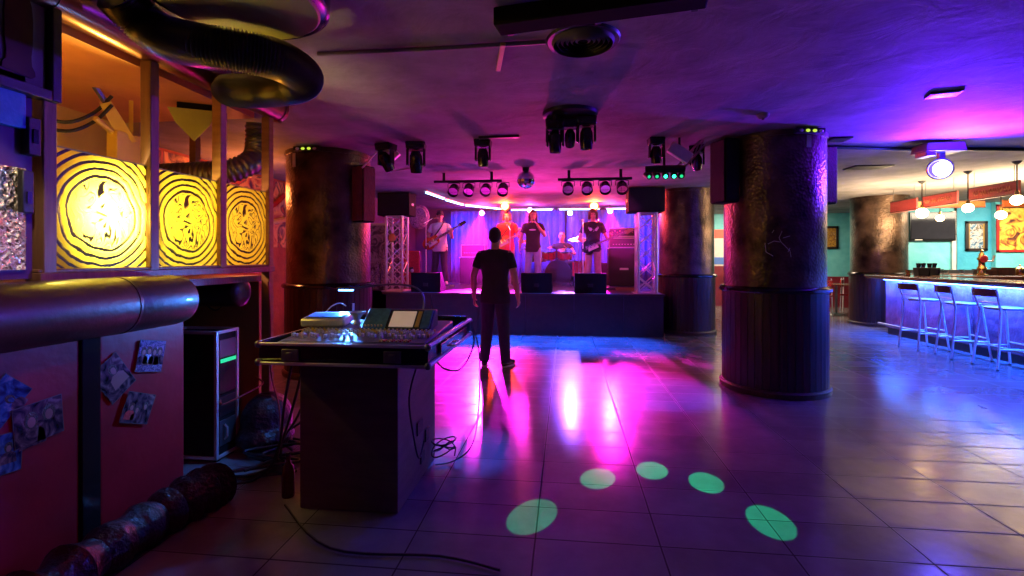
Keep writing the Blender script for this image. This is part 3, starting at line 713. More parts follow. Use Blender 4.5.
# ------------------------------------------------------------------ stage
SZ = .75; SF = 8.52
st = thing('stage', 'low black stage platform across the end of the hall', 'stage', (-.7, SF, 0))
MB().box2((-3.35, SF, SZ - .035), (1.70, 12.28, SZ)).box2((-3.94, 9.4, SZ - .035), (-3.35, 12.28, SZ)).box2((1.70, 10.42, SZ - .035), (2.3, 12.28, SZ)).build('deck', 'stage_top', st, world=True, smooth=False)
fs = MB(); fx = -3.3
k = 0
while fx < 1.68:
    fs.box2((fx + .004, SF + .02, .0), (min(fx + .86, 1.68) - .004, SF + .05, SZ - .036)); fx += .86
fs.box2((1.65, SF + .05, 0), (1.68, 10.3, SZ - .036)).box2((-3.3, SF + .05, 0), (-3.27, 9.3, SZ - .036))
fs.build('skirt_panel', 'stage_black', st, world=True, smooth=False)
MB().box2((-3.36, SF - .012, SZ - .03), (1.71, SF, SZ - .002)).build('edge_trim', 'wood_dark', st, world=True, smooth=False)
# curtain
def curtain(path, z0, z1, label, m='curtain_blue', amp=.05, wl=.16, group=None):
    P = [Vector((*p, 0)) for p in path]; vs = []; fs_ = []; pts = []
    for a, b in zip(P, P[1:]):
        L_ = (b - a).length; n = max(2, int(L_ / .025)); d = (b - a).normalized(); nn = Vector((-d.y, d.x, 0))
        for i in range(n):
            s_ = i / n * L_; ph = 2 * pi * s_ / wl
            pts.append((a + d * s_, nn, sin(ph) * amp + .4 * amp * sin(ph * .37 + 1) + .25 * amp * sin(ph * 2.1)))
    for (p, nn, w) in pts:
        for j, z in enumerate((z0, (z0 * .7 + z1 * .3), z0 * .3 + z1 * .7, z1)):
            q = p + nn * w * (1, .95, .8, .55)[j]; vs.append((q.x, q.y, z))
    m_ = len(pts)
    for i in range(m_ - 1):
        for j in range(3): fs_.append((i * 4 + j, i * 4 + j + 1, i * 4 + 5 + j, i * 4 + 4 + j))
    o = MB().add(vs, fs_).build('curtain', m, ang=180)
    sd = o.modifiers.new('s', 'SOLIDIFY'); sd.thickness = .006
    return tag(o, label, 'curtain', group)
curtain([(-2.95, 12.12), (.0, 12.12)], SZ + .01, 2.58, 'blue pleated curtain behind the guitarist and singer, left half of the backdrop', group='stage backdrop curtains')
curtain([(.02, 12.1), (2.2, 12.1), (2.22, 10.5)], SZ + .01, 2.58, 'blue pleated curtain behind the right amplifier stack, right half of the backdrop', group='stage backdrop curtains')
# LED strips
def led(a, b, label):
    t = thing('led_strip', label, 'led strip', Vector(a), group='blue led strips above the stage')
    d = Vector(b) - Vector(a)
    q = d.to_track_quat('X', 'Z').to_matrix().to_4x4()
    n = max(1, int(d.length / .62)); L_ = d.length / n
    MB().box((d.length / 2, 0, .025), (d.length, .05, .02)).build('channel', 'aluminium', t, smooth=False).matrix_local = q
    for i in range(n):
        o = MB().box(((i + .5) * L_, 0, .002), (L_ * .93, .03, .026)).build('led_bar', 'led_bar', t, smooth=False); o.matrix_local = q
led((-2.6, 8.7, 2.6), (-2.5, 9.7, 2.6), 'near blue led strip beside the left truss speaker')
led((-2.52, 9.85, 2.6), (-2.35, 10.9, 2.6), 'second blue led strip running back along the stage left')
led((-2.33, 10.95, 2.6), (-1.55, 11.95, 2.6), 'slanting blue led strip at the back left corner of the stage')
led((-1.4, 11.95, 2.58), (-.3, 11.95, 2.58), 'blue led strip over the curtain behind the singer')
led((-.2, 11.95, 2.58), (.85, 11.95, 2.58), 'blue led strip over the curtain behind the drummer')
led((.95, 11.95, 2.58), (2.1, 11.95, 2.58), 'blue led strip over the curtain at the right truss')
# stage-left mural board
mbd = thing('painted_board', 'painted board of ghostly spires at the left of the stage', 'painting', (-3.7, 9.28, 1.4))
MB().box2((-4.2, 9.25, .75), (-3.3, 9.29, 2.03)).build('board', 'stage_mural', mbd, world=True, smooth=False)
for (x, h) in ((-3.62, .75), (-3.75, .5), (-3.5, .42), (-3.85, .35), (-3.4, .3)):
    MB().lathe([(.06, .82), (.055, .82 + h * .5), (.03, .82 + h * .8), (.0, .82 + h)], c=(x, 9.24, 0), n=8).build('painted_spire', 'instrument_art', mbd, world=True)
MB().box2((-4.25, 9.2, 2.03), (-3.25, 9.3, 2.07)).build('top_rail', 'off_white', mbd, world=True)

# ================================================================== MIXING DESK
pl = thing('mixer_plinth', 'brown plywood box stand under the mixing desk', 'stand', (-1.17, 2.87, 0))
MB().box2((-.29, -.37, 0), (.27, .37, .83)).build('box_body', 'plywood', pl, bevel=.006)
for a_, b_ in (((.272, -.05, .3), (.28, .06, .38)), ((.272, .12, .2), (.28, .2, .28)), ((.272, .02, .1), (.28, .1, .17))): MB().box2(a_, b_).build('socket_plate', 'black_plastic', pl, bevel=.003)
cs = thing('mixer_case', 'open black flight case holding the mixing console', 'flight case', (-1.12, 2.82, .83))
# case tray: long in x .9, deep 1.05
MB().box2((-.46, -.5, 0), (.44, .54, .03)).box2((-.46, -.5, .03), (.44, -.48, .105)).box2((-.46, -.48, .03), (-.44, .54, .12)).box2((.42, -.48, .03), (.44, .54, .12)).box2((-.44, .52, .03), (.42, .54, .14)).build('tray', 'black_gloss', cs, bevel=.004)
ed = MB()
for z in (.008, .108):
    ed.box((-.01, -.505, z), (.92, .014, .016))
    ed.box((.445, .02, z + .004), (.014, 1.06, .016)); ed.box((-.465, .02, z + .004), (.014, 1.06, .016))
ed.build('aluminium_edge', 'aluminium', cs, bevel=.003)
for (x, y) in ((-.46, -.5), (.44, -.5), (-.46, .54), (.44, .54)):
    for z in (.012, .105): MB().ell((x, y, z), (.019, .019, .019), 12).build('ball_corner', 'steel_dark', cs)
for x in (-.28, .26): MB().box((x, -.51, .055), (.09, .012, .06)).box((x, -.52, .055), (.03, .012, .03)).build('butterfly_latch', 'steel_dark', cs, bevel=.003)
MB().box2((.447, -.3, .03), (.455, .36, .085)).build('red_glow_panel', 'guitar_red', cs, bevel=.002)  # red colour stands for the red-magenta light on the case side
MB().tube([(.45, -.08, .04), (.475, -.07, .04), (.475, .07, .04), (.45, .08, .04)], .007, 6).build('handle', 'chrome', cs)
# console
mx = thing('mixing_console', 'wide mixing console with rows of white faders and a lit screen', 'mixer', (-1.12, 2.82, .865))
sl = .07
Rm = Matrix.Translation((0, -.42, .02)) @ Matrix.Rotation(sl, 4, 'X')     # local console frame: x right, y back, z up
def cbox(a, b, name, m, bev=.002, par=None):
    o = MB().box2(a, b).build(name, m, par or mx, bevel=bev); o.matrix_local = Rm if par is None else Matrix(); return o
base = cbox((-.41, 0, -.0), (.40, .62, .05), 'console_body', 'mixer_metal', .006)
cbox((-.41, -.03, .0), (.40, .0, .045), 'wrist_rest', 'black_gloss', .01)
strips = cbox((-.4, .02, .05), (.39, .3, .053), 'fader_panel', 'mixer_metal', .001)
nf = 32
for i in range(nf):
    x = -.385 + i * (.76 / (nf - 1)); yy = .1 + .06 * random.random() + (.03 if i % 8 == 7 else 0)
    MB().box((x, yy, .062), (.013, .024, .018)).build('fader_knob', 'knob_white' if i % 8 != 7 else 'knob_yellow', strips, bevel=.002)
kn = MB(); kn2 = MB()
for i in range(nf):
    x = -.385 + i * (.76 / (nf - 1))
    for j in range(3):
        (kn if (i + j) % 3 else kn2).cone((x, .215 + j * .03, .052), (x, .215 + j * .03, .068), .0068, .0055, 8)
o = kn.build('rotary_knobs', 'knob_white', mx); o.matrix_local = Rm; o['kind'] = 'stuff'
o = kn2.build('rotary_knobs', 'knob_yellow', mx); o.matrix_local = Rm; o['kind'] = 'stuff'
for i in range(16):
    x = .15 + (i % 8) * .022; y = .035 + (i // 8) * .022
    b = MB().box((x, y, .057), (.012, .012, .008)).build('key_button', ('knob_yellow', 'knob_red')[i % 2], mx, bevel=.001); b.matrix_local = Rm
# tilted meter bridge
br = MB().prism([(0, 0), (.18, 0), (.18, .1), (.13, .1)], -.06, .36).build('meter_bridge', 'black_plastic', mx, bevel=.006)
br.matrix_local = Rm @ Matrix.Translation((-.02, .3, .05)) @ Matrix.Rotation(pi / 2, 4, 'Z') @ Matrix.Diagonal((1, -1, 1, 1))
tilt = atan2(.1, .13)
def bridge(x0, x1, s0, s1, name, m, th=.006):
    """panel on the sloping face of the bridge; s along the slope"""
    o = MB().box2((x0, s0, 0), (x1, s1, th)).build(name, m, mx, bevel=.001)
    o.matrix_local = Rm @ Matrix.Translation((-.02, .3, .05)) @ Matrix.Rotation(tilt, 4, 'X'); return o
bridge(-.05, .085, .01, .17, 'blue_panel', 'panel_blue')
bridge(.105, .25, .03, .15, 'lit_screen', 'screen_amber')
bridge(.262, .285, .03, .15, 'yellow_strip', 'knob_yellow')
bridge(.295, .35, .02, .16, 'meter_panel', 'panel_blue')
for i in range(6): 
    o = MB().cone((-.035 + i * .02, .03, .006), (-.035 + i * .02, .03, .016), .006, .005, 8).build('bridge_knob', 'knob_white', mx); o.matrix_local = Rm @ Matrix.Translation((-.02, .3, .05)) @ Matrix.Rotation(tilt, 4, 'X')
# silver device at back left
dv = thing('silver_recorder', 'silver rectangular device resting on the left of the console', 'device', tuple(atz(329, 324, .97)), rz=.06)
MB().box((0, 0, .03), (.27, .2, .05), rot=(.12, 0, 0)).build('shell', 'aluminium', dv, bevel=.012)
MB().box((0, -.02, .058), (.22, .12, .004), rot=(.12, 0, 0)).build('top_panel', 'panel_blue', dv, bevel=.001)
MB().cone((.12, .09, .05), (.12, .09, .12), .007, n=8).build('antenna', 'aluminium', dv)
cable([atd(346, 306, 3.1), atd(340, 303, 3.1), atd(332, 306, 3.05), atd(326, 312, 3.0)], .004, 'off_white', 'thin pale lead looping over the silver recorder')
hp = thing('small_dish', 'small blue-rimmed round dish beside the silver recorder', 'dish', tuple(atz(357, 325, .975)))
MB().lathe([(.02, 0), (.025, .01), (.015, .03), (.03, .06), (.052, .075), (.054, .08), (.03, .072), (0, .068)], n=24).build('bowl', 'aluminium', hp)
# gooseneck lamp
gl = thing('gooseneck_lamp', 'gooseneck desk lamp with a blazing blue led over the console', 'lamp', (-1.02, 3.36, .95))
gp = atd(346, 290, 3.3)
MB().tube(bez((-1.02, 3.33, .98), (-.98, 3.36, 1.15), (-1.02, 3.34, 1.24), gp + Vector((.06, 0, .012)), 16), .007, 8).build('neck', 'steel_dark', gl, world=True)
MB().box(gp + Vector((0, 0, .012)), (.12, .04, .014)).build('lamp_head', 'black_metal', gl, world=True, bevel=.004)
MB().box(gp, (.095, .03, .012)).build('led_lens', 'led_blue', gl, world=True)
# talkback microphone stub near lamp
MB().cone((-1.02, 3.33, .95), (-1.02, 3.33, .985), .02).build('socket', 'black_metal', gl, world=True)
# cables from desk
def flo(u, v): return atz(u, v, .012)
cable([(-.66, 3.3, .92), (-.62, 3.2, .8), (-.66, 3.0, .68), (-.72, 2.8, .72), (-.74, 2.6, .84)], .006, 'cable_black', 'black lead drooping in a loop under the right edge of the mixer case')
cable([(-.66, 3.32, .93), (-.6, 3.3, .7), (-.6, 3.25, .3), (-.64, 3.2, .1), (-.75, 3.15, .02), (-.86, 3.1, .012)], .005, 'cable_black', 'black lead hanging straight down from the case corner to the floor')
lo = []
for i in range(34):
    a = i * .75; lo.append((-.80 + .07 * cos(a) + .01 * sin(i), 3.1 + .09 * sin(a), .02 + .1 * abs(sin(i * .31)) + .06))
cable(lo, .0045, 'cable_black', 'tangled coil of black lead on the floor at the foot of the stand', 'cable_coil')
cable([(-.8, 2.55, .82), (-.87, 2.6, .6), (-.87, 2.68, .35), (-.86, 2.75, .2), (-.87, 2.88, .25)], .005, 'cable_black', 'black lead running down the side of the plywood stand to a socket')
labs = ['black lead sagging from the case to the left floor, outermost', 'black lead sagging from the case to the left floor, second', 'thick lead running from behind the stand to the booth', 'lead looping from the left case corner down to the floor']
for k in range(4):
    cable([(-1.55, 2.6 + .15 * k, .85), (-1.62 - .02 * k, 2.62 + .12 * k, .55 - .06 * k), (-1.72 - .05 * k, 2.7 + .1 * k, .2), (-1.9, 2.75 + .06 * k, .02), (-2.1 - .05 * k, 2.7 - .04 * k, .015), (-2.25, 2.85, .02)], .008, 'cable_black', labs[k], group='leads between the mixing desk and the booth')
cable([(-1.56, 3.0, .87), (-1.7, 3.2, .62), (-1.85, 3.35, .66), (-2.0, 3.45, .8)], .007, 'cable_red', 'reddish lead swinging from the mixer case toward the booth post')
cable([(-2.25, 3.42, 1.2), (-2.22, 3.4, .9), (-2.15, 3.3, .55), (-2.02, 3.2, .3), (-1.95, 3.1, .05)], .006, 'cable_red', 'long reddish lead hanging down the end post of the booth')
cable([(-2.32, 3.0, .42), (-2.28, 2.98, .4), (-2.25, 3.15, .42), (-2.28, 3.4, .43), (-2.38, 3.46, .46)], .006, 'cable_red', 'red lead crossing the front of the rack case')
cable([(-2.9, 3.48, 1.1), (-2.7, 3.42, .98), (-2.55, 3.36, 1.05), (-2.45, 3.42, 1.2)], .005, 'cable_black', 'thin black lead looping over the orange board')
cable([flo(285, 505), flo(330, 548), flo(440, 556), flo(500, 570)], .006, 'cable_black', 'dark lead lying across the floor in front of the stand')
# floor bundle + jack
bd = MB()
for k in range(5):
    pts = [(-2.05 + .1 * sin(k * 2 + i) + .12 * (i % 3), 2.75 + .09 * i + .03 * cos(k + i * 2), .02 + .015 * k) for i in range(7)]
    bd = MB().tube(smooth_path(pts), .009, 6); tag(bd.build('cable', 'cable_black'), ['topmost', 'second', 'third', 'fourth', 'lowest'][4 - k] + ' black lead of the tangle between rack case and desk', 'cable', 'tangle of leads on the floor by the booth')
sc_ = thing('cushion', 'dark round stuffed bag slumped at the foot of the end post', 'bag', (-2.18, 3.3, 0))
blob(MB().ell((0, 0, .2), (.17, .2, .2)).ell((.02, -.05, .1), (.2, .2, .1)), 'bag_body', 'tarp', sc_, .02, 3)
bt = thing('small_bottle', 'dark small bottle standing on the floor left of the plywood stand', 'bottle', (-1.6, 2.62, 0))
MB().lathe([(0, 0), (.033, 0), (.035, .01), (.035, .14), (.03, .17), (.013, .2), (.012, .24), (0, .24)], n=20).build('bottle_body', 'bottle_dark', bt)
MB().cone((0, 0, .235), (0, 0, .255), .014).build('cap', 'black_plastic', bt)

# ================================================================== STAGE GEAR
def truss(loc, label, z0, z1):
    t = thing('truss_tower', label, 'truss', loc, group='aluminium truss towers on the stage'); w = .155
    for (x, y) in ((-w, -w), (w, -w), (w, w), (-w, w)):
        MB().cone((x, y, z0), (x, y, z1), .026, n=12).build('chord', 'aluminium', t)
    n = 5; hh = (z1 - z0 - .08) / n
    for (ax, sg) in (('x', -w), ('x', w), ('y', -w), ('y', w)):
        b = MB()
        for i in range(n):
            za = z0 + .04 + i * hh; zb = za + hh
            for (p, q) in (((-w, w), (w, -w)) if ax == 'x' else (((-w, w),) if i % 2 else ((w, -w),))):
                a_ = (p, sg, za) if ax == 'x' else (sg, p, za); c_ = (q, sg, zb) if ax == 'x' else (sg, q, zb)
                b.cone(a_, c_, .011, n=6)
        b.build('lattice_bracing', 'aluminium', t)
    b = MB()
    for z in (z0 + .01, z1 - .01):
        for (p, q) in (((-w, -w), (w, -w)), ((w, -w), (w, w)), ((w, w), (-w, w)), ((-w, w), (-w, -w))): b.cone((*p, z), (*q, z), .016, n=8)
    b.box((0, 0, z0 + .006), (.46, .46, .012)).build('base_frame', 'aluminium', t); return t
tl = atY(397, 258, 8.95); tr_ = atY(646, 258, 8.8)
truss((tl.x, tl.y, SZ), 'silver lattice truss tower on the left of the stage with an amber lamp', 0, 1.43)
truss((tr_.x, tr_.y, SZ), 'silver lattice truss tower on the right of the stage', 0, 1.43)
am = thing('amber_lamp', 'round amber lamp clamped inside the left truss tower', 'lamp', (tl.x - .02, tl.y - .2, 1.76))
MB().lathe([(0, 0), (.08, 0), (.085, .03), (.06, .08), (0, .08)], n=20, mtx=Matrix.Rotation(-pi / 2, 4, 'X')).build('lamp_body', 'black_metal', am)
MB().ell((0, -.004, 0), (.075, .02, .075)).build('lens', 'orange_mdf', am)
def pa(loc, label):
    t = thing('pa_speaker', label, 'speaker', loc, group='speakers on top of the truss towers')
    MB().box((0, 0, .215), (.62, .42, .43)).build('cabinet', 'black_carpet', t, bevel=.01)
    MB().box((0, -.214, .215), (.58, .01, .39)).build('grille', 'grille_black', t, bevel=.003)
    for s in (-1, 1): MB().box((s * .312, 0, .22), (.008, .14, .05)).build('handle', 'black_metal', t, bevel=.002)
pa((tl.x, tl.y, 2.185), 'black speaker cabinet atop the left truss tower')
pa((tr_.x - .02, tr_.y, 2.19), 'black speaker cabinet atop the right truss tower')
def wedge(u, label):
    p = atY(u, 258, 8.78)
    t = thing('floor_monitor', label, 'monitor speaker', (p.x, 8.82, SZ), group='wedge monitors along the stage edge')
    MB().prism([(-.2, 0), (.2, 0), (.2, .1), (-.06, .36), (-.2, .36)], -.28, .28, Matrix.Rotation(pi / 2, 4, 'Z')).build('cabinet', 'black_carpet', t, bevel=.01)
    o = MB().box((0, 0, 0), (.5, .34, .008)).build('grille', 'grille_black', t, bevel=.002); o.location = (0, .075, .235); o.rotation_euler = (R(-45), 0, 0)
    MB().box((0, -.203, .14), (.09, .01, .06)).build('socket_plate', 'black_metal', t, bevel=.002)
    for x in (-.2, .2): MB().box((x, 0, -.0), (.04, .3, .006)).build('foot', 'rubber', t)
wedge(428, 'wedge monitor in front of the left guitarist')
wedge(537, 'wedge monitor in front of the singer')
wedge(590, 'wedge monitor in front of the bass player')
def stage_at(u, Y): p = atY(u, 258, Y); return Vector((p.x, Y, SZ))

def amp_stack(loc, w, hcab, hhead, label, logo=None, cab='grille_black', head='black_plastic'):
    t = thing('guitar_amplifier', label, 'amplifier', loc)
    MB().box((0, 0, hcab / 2 + .02), (w, .36, hcab)).build('cabinet', cab, t, bevel=.01)
    MB().box((0, -.186, hcab / 2 + .02), (w * .92, .012, hcab * .92)).build('grille_cloth', 'grille_black', t, bevel=.003)
    ed = MB()
    for x in (-w / 2, w / 2):
        for z in (.02, hcab + .02): ed.box((x, -.18, z), (.03, .03, .03))
    ed.build('corner_caps', 'aluminium', t)
    for x in (-w * .24, w * .24):
        for z in ((hcab * .28, hcab * .74) if hcab > .5 else (hcab * .5,)):
            MB().lathe([(0, .0), (.05, .0), (.12, .03), (.125, .035)], n=24, mtx=Matrix.Translation((x, -.19, z + .02)) @ Matrix.Rotation(-pi / 2, 4, 'X')).build('speaker_cone', 'speaker_cone', t)
    if hhead:
        h = MB().box((0, .02, hcab + .03 + hhead / 2), (w * .95, .26, hhead)).build('amp_head', head, t, bevel=.008)
        z0, z1 = hcab + .03, hcab + .03 + hhead; x = w * .95 / 2; y = -.115
        MB().box2((-x, y, z0), (x, y + .02, z0 + .02)).box2((-x, y, z1 - .02), (x, y + .02, z1)).box2((-x, y, z0), (-x + .02, y + .02, z1)).box2((x - .02, y, z0), (x, y + .02, z1)).build('head_piping', 'off_white', h)
        for k in range(8): MB().cone((-x * .7 + k * x * .2, y - .002, z0 + hhead * .35), (-x * .7 + k * x * .2, y - .022, z0 + hhead * .35), .012, n=8).build('knob', 'knob_white', h)
    if logo: MB().box((0, -.2, hcab * logo), (w * .28, .012, .045)).build('logo_badge', 'off_white', t, bevel=.006)
    return t
a1 = amp_stack(stage_at(474, 11.35), .62, .62, .3, 'left guitar amplifier with pale-edged head, between guitarist and singer', head='dado_red')
a2 = amp_stack(stage_at(623, 10.75), .66, .82, .22, 'tall amplifier stack beside the right truss with a pale badge', logo=.48)
rk2 = thing('effects_rack', 'silver-edged effects rack full of lit knobs on the right amplifier', 'rack', stage_at(623, 10.75) + Vector((0, .02, 1.075)))
MB().box((0, 0, .11), (.6, .28, .22)).build('rack_body', 'black_plastic', rk2, bevel=.008)
MB().box((0, -.145, .02), (.6, .012, .03)).box((0, -.145, .2), (.6, .012, .03)).build('trim', 'off_white', rk2)
for k in range(10):
    MB().ell((-.24 + k * .053, -.15, .11 + .03 * (k % 2)), (.014, .01, .014), 8).build('rack_lamp', ('knob_yellow', 'off_white', 'knob_red')[k % 3], rk2)
amp_stack(stage_at(604, 11.2), .34, .5, 0, 'small dark speaker box left of the tall amplifier stack')

# pedals & cables on stage
for k, (u, Y, lab) in enumerate([(437, 10.2, 'effects pedal at the left guitarist\'s feet'), (452, 10.15, 'second effects pedal right of the left guitarist\'s feet'), (588, 9.9, 'effects pedal before the bass player'), (610, 9.6, 'small pedal board near the right truss')]):
    t = thing('effects_pedal', lab, 'pedal', stage_at(u, Y), group='effects pedals on the stage')
    MB().box((0, 0, .025), (.22 if k == 3 else .12, .14, .05), taper=.9).build('pedal_case', 'steel_dark', t, bevel=.006); MB().cone((0, -.03, .05), (0, -.03, .065), .012).build('foot_switch', 'chrome', t)

# mic stand
def mic_stand(loc, h, boom, label, rz=0.):
    t = thing('microphone_stand', label, 'microphone stand', loc, rz=rz, group='microphone stands on stage')
    for k in range(3):
        a = k * 2 * pi / 3 + .4; MB().cone((0, 0, .08), (.26 * cos(a), .26 * sin(a), .012), .008, n=8).build('leg', 'steel_dark', t)
    MB().cone((0, 0, .05), (0, 0, h * .6), .012, n=10).build('lower_tube', 'aluminium', t); MB().cone((0, 0, h * .6), (0, 0, h), .008, n=10).build('upper_tube', 'aluminium', t)
    MB().cone((0, 0, h * .58), (0, 0, h * .63), .018).build('clutch', 'black_plastic', t)
    e = Vector((0, boom * .75, h + boom * .35))
    if boom: MB().cone((0, -boom * .3, h - boom * .14), e, .008, n=8).build('boom', 'aluminium', t)
    m = MB().cone(e, e + Vector((0, .14, .02)), .012, .018, 12).build('microphone', 'black_metal', t)
    MB().ell(e + Vector((0, .16, .023)), (.027, .03, .027)).build('microphone_grille', 'steel_dark', m)
    return t
mic_stand(stage_at(426, 10.3), 1.42, .25, 'microphone stand left of the left guitarist', rz=-.5)
mic_stand(stage_at(583, 9.95), 1.3, .3, 'boom microphone stand in front of the bass player', rz=0)
mic_stand(stage_at(510, 10.3), 1.25, .25, 'microphone stand between singer and red-shirted guitarist', rz=.3)
# keyboard / cases at left of stage
kb = thing('stacked_drum_cases', 'red padded case and drum hardware behind the left truss', 'case', stage_at(410, 10.9))
MB().box((0, 0, .4), (.5, .4, .8), rot=(0, 0, .2)).build('red_case', 'drum_red', kb, bevel=.03); MB().box((0, -.22, .35), (.3, .02, .1), rot=(0, -.2, .2)).build('case_label', 'black_plastic', kb); MB().ell((.13, -.24, .34), (.04, .02, .04)).build('white_knob', 'off_white', kb)
wl = thing('horn_ornament', 'pale oval painted mask hung high at the stage left wall', 'ornament', stage_at(419, 11.2) + Vector((0, 0, 1.62)))
MB().ell((0, 0, 0), (.26, .05, .3), 24).build('mask', 'instrument_art', wl)
for k in range(3): MB().tube([(.2 * cos(a_ * .5), -.05, .22 * sin(a_ * .5)) for a_ in range(k, k + 5)], .015, 6).build('relief_line', 'off_white', wl)
MB().cone((0, .03, .25), (0, .03, .66 - .4), .01).build('hook', 'steel_dark', wl)

# ------------------------------------------------------------------ drum kit
def drum(name, label, loc, r, h, rot=(0, 0, 0), legs=None, shell='drum_red'):
    t = thing(name, label, 'drum', loc)
    rm = Euler(rot).to_matrix().to_4x4()
    cz = Vector((0, 0, h / 2))
    def b(mb, nm, m): o = mb.build(nm, m, t, ang=50); return o
    mt = Matrix.Translation((0, 0, 0)) @ rm
    b(MB().lathe([(r, 0), (r, h)], n=32, mtx=mt), 'shell', shell)
    b(MB().lathe([(0, h), (r * .98, h + .002)], n=32, mtx=mt), 'drum_head', 'drum_head'); b(MB().lathe([(0, -.002), (r * .98, 0)], n=32, mtx=mt), 'drum_head', 'drum_head')
    b(MB().lathe([(r, h - .02), (r + .012, h - .02), (r + .012, h + .01), (r, h + .01)], n=32, mtx=mt), 'hoop', 'chrome'); b(MB().lathe([(r, -.01), (r + .012, -.01), (r + .012, .02), (r, .02)], n=32, mtx=mt), 'hoop', 'chrome')
    lg = MB()
    for k in range(8):
        a = 2 * pi * k / 8; lg.cone((r * 1.03 * cos(a), r * 1.03 * sin(a), .01), (r * 1.03 * cos(a), r * 1.03 * sin(a), h - .01), .006, n=6)
    o = lg.build('tension_rods', 'chrome', t); o.matrix_local = rm
    if legs:
        for (x, y, z) in legs: MB().cone((x * .6, y * .6, z * .3), (x, y, z), .009, n=8).build('leg', 'chrome', t)
    return t
kx = stage_at(556, 10.75).x; ky = 10.75
drum('bass_drum', 'bass drum lying on its side before the drummer', (kx + .05, ky + .1, SZ + .29), .28, .38, (pi / 2, 0, 0), [(-.3, -.05, -.28), (.3, -.05, -.28)])
drum('tom_drum', 'left tom mounted over the bass drum', (kx - .16, ky - .02, SZ + .62), .15, .18, (R(15), 0, 0), [(.08, .08, -.12)])
drum('tom_drum', 'right tom mounted over the bass drum', (kx + .2, ky - .02, SZ + .62), .16, .18, (R(15), 0, 0), [(-.06, .08, -.12)])
drum('snare_drum', 'snare drum at the left of the kit with a pale head', (kx - .42, ky + .35, SZ + .55), .18, .13, (0, 0, 0), [(-.2, -.1, -.55), (.2, -.1, -.55), (0, .22, -.55)], 'chrome')
drum('floor_tom', 'floor tom at the right of the kit', (kx + .56, ky + .3, SZ + .2), .2, .36, (0, 0, 0), [(-.22, -.1, -.2), (.22, -.1, -.2), (0, .24, -.2)])
def cymbal(loc, h, r, label, tiltx=.25):
    t = thing('cymbal_stand', label, 'cymbal', loc, group='cymbals of the drum kit')
    MB().lathe([(.012, .05), (.03, .045), (.06, .02), (r * .6, .008), (r, -.012)], n=32, mtx=Matrix.Translation((0, 0, h)) @ Matrix.Rotation(tiltx, 4, 'X')).build('cymbal_plate', 'brass', t, ang=60)
    MB().cone((0, 0, .1), (0, 0, h + .06), .009, n=8).build('stand_tube', 'chrome', t)
    for k in range(3):
        a = k * 2 * pi / 3 + .2; MB().cone((0, 0, .3), (.24 * cos(a), .24 * sin(a), .01), .008, n=6).build('leg', 'chrome', t)
cymbal((kx - .62, ky + .0, SZ), 1.02, .23, 'crash cymbal at the left of the drum kit')
cymbal((kx - .72, ky + .45, SZ), .82, .18, 'low hi-hat cymbal beside the snare', 0)
cymbal((kx + .5, ky - .1, SZ), 1.05, .25, 'ride cymbal at the right of the drum kit')
dst = thing('drum_stool', 'round padded stool under the drummer', 'stool', (kx + .12, 11.5, SZ))
MB().lathe([(0, .36), (.17, .36), (.18, .38), (.17, .4), (0, .41)], n=24).build('seat', 'leather_seat', dst); MB().cone((0, 0, .1), (0, 0, .36), .018).build('post', 'chrome', dst)
for k in range(3):
    a = k * 2 * pi / 3; MB().cone((0, 0, .25), (.24 * cos(a), .24 * sin(a), .01), .01).build('leg', 'chrome', dst)

# ================================================================== PEOPLE
def hand(b, w, d, n, s, curl=.5, r=.0095, k=1.):
    """w wrist, d direction of the hand, n palm normal, s=+1/-1 thumb side sign along d x n"""
    w, d, n = Vector(w), Vector(d).normalized(), Vector(n).normalized(); n = (n - d * n.dot(d)).normalized(); sd = d.cross(n) * s
    for i, off in enumerate((-.03, -.01, .011, .03)):
        base = w + d * .085 * k + sd * off * k
        b.cap(w + sd * off * .55 * k, base, .014 * k, .0125 * k, 8)
        L_ = (.055, .07, .077, .068)[i] * k; p = base; a = curl * .35
        for j, fr in enumerate((.45, .3, .25)):
            a += curl * (.55 if j else .25); dd = d * cos(a) + n * sin(a); q = p + dd * L_ * fr
            b.cap(p, q, r * (1 - .08 * j), r * (.92 - .1 * j), 8); p = q
    tb = w + d * .025 * k + sd * .026 * k
    t1 = tb + (d * .6 + sd * .75 + n * .25).normalized() * .04 * k; t2 = t1 + (d * .85 + sd * .35 + n * .5).normalized() * .032 * k
    b.cap(tb, t1, .0125 * k, .0105 * k, 8); b.cap(t1, t2, .0105 * k, .0085 * k, 8)

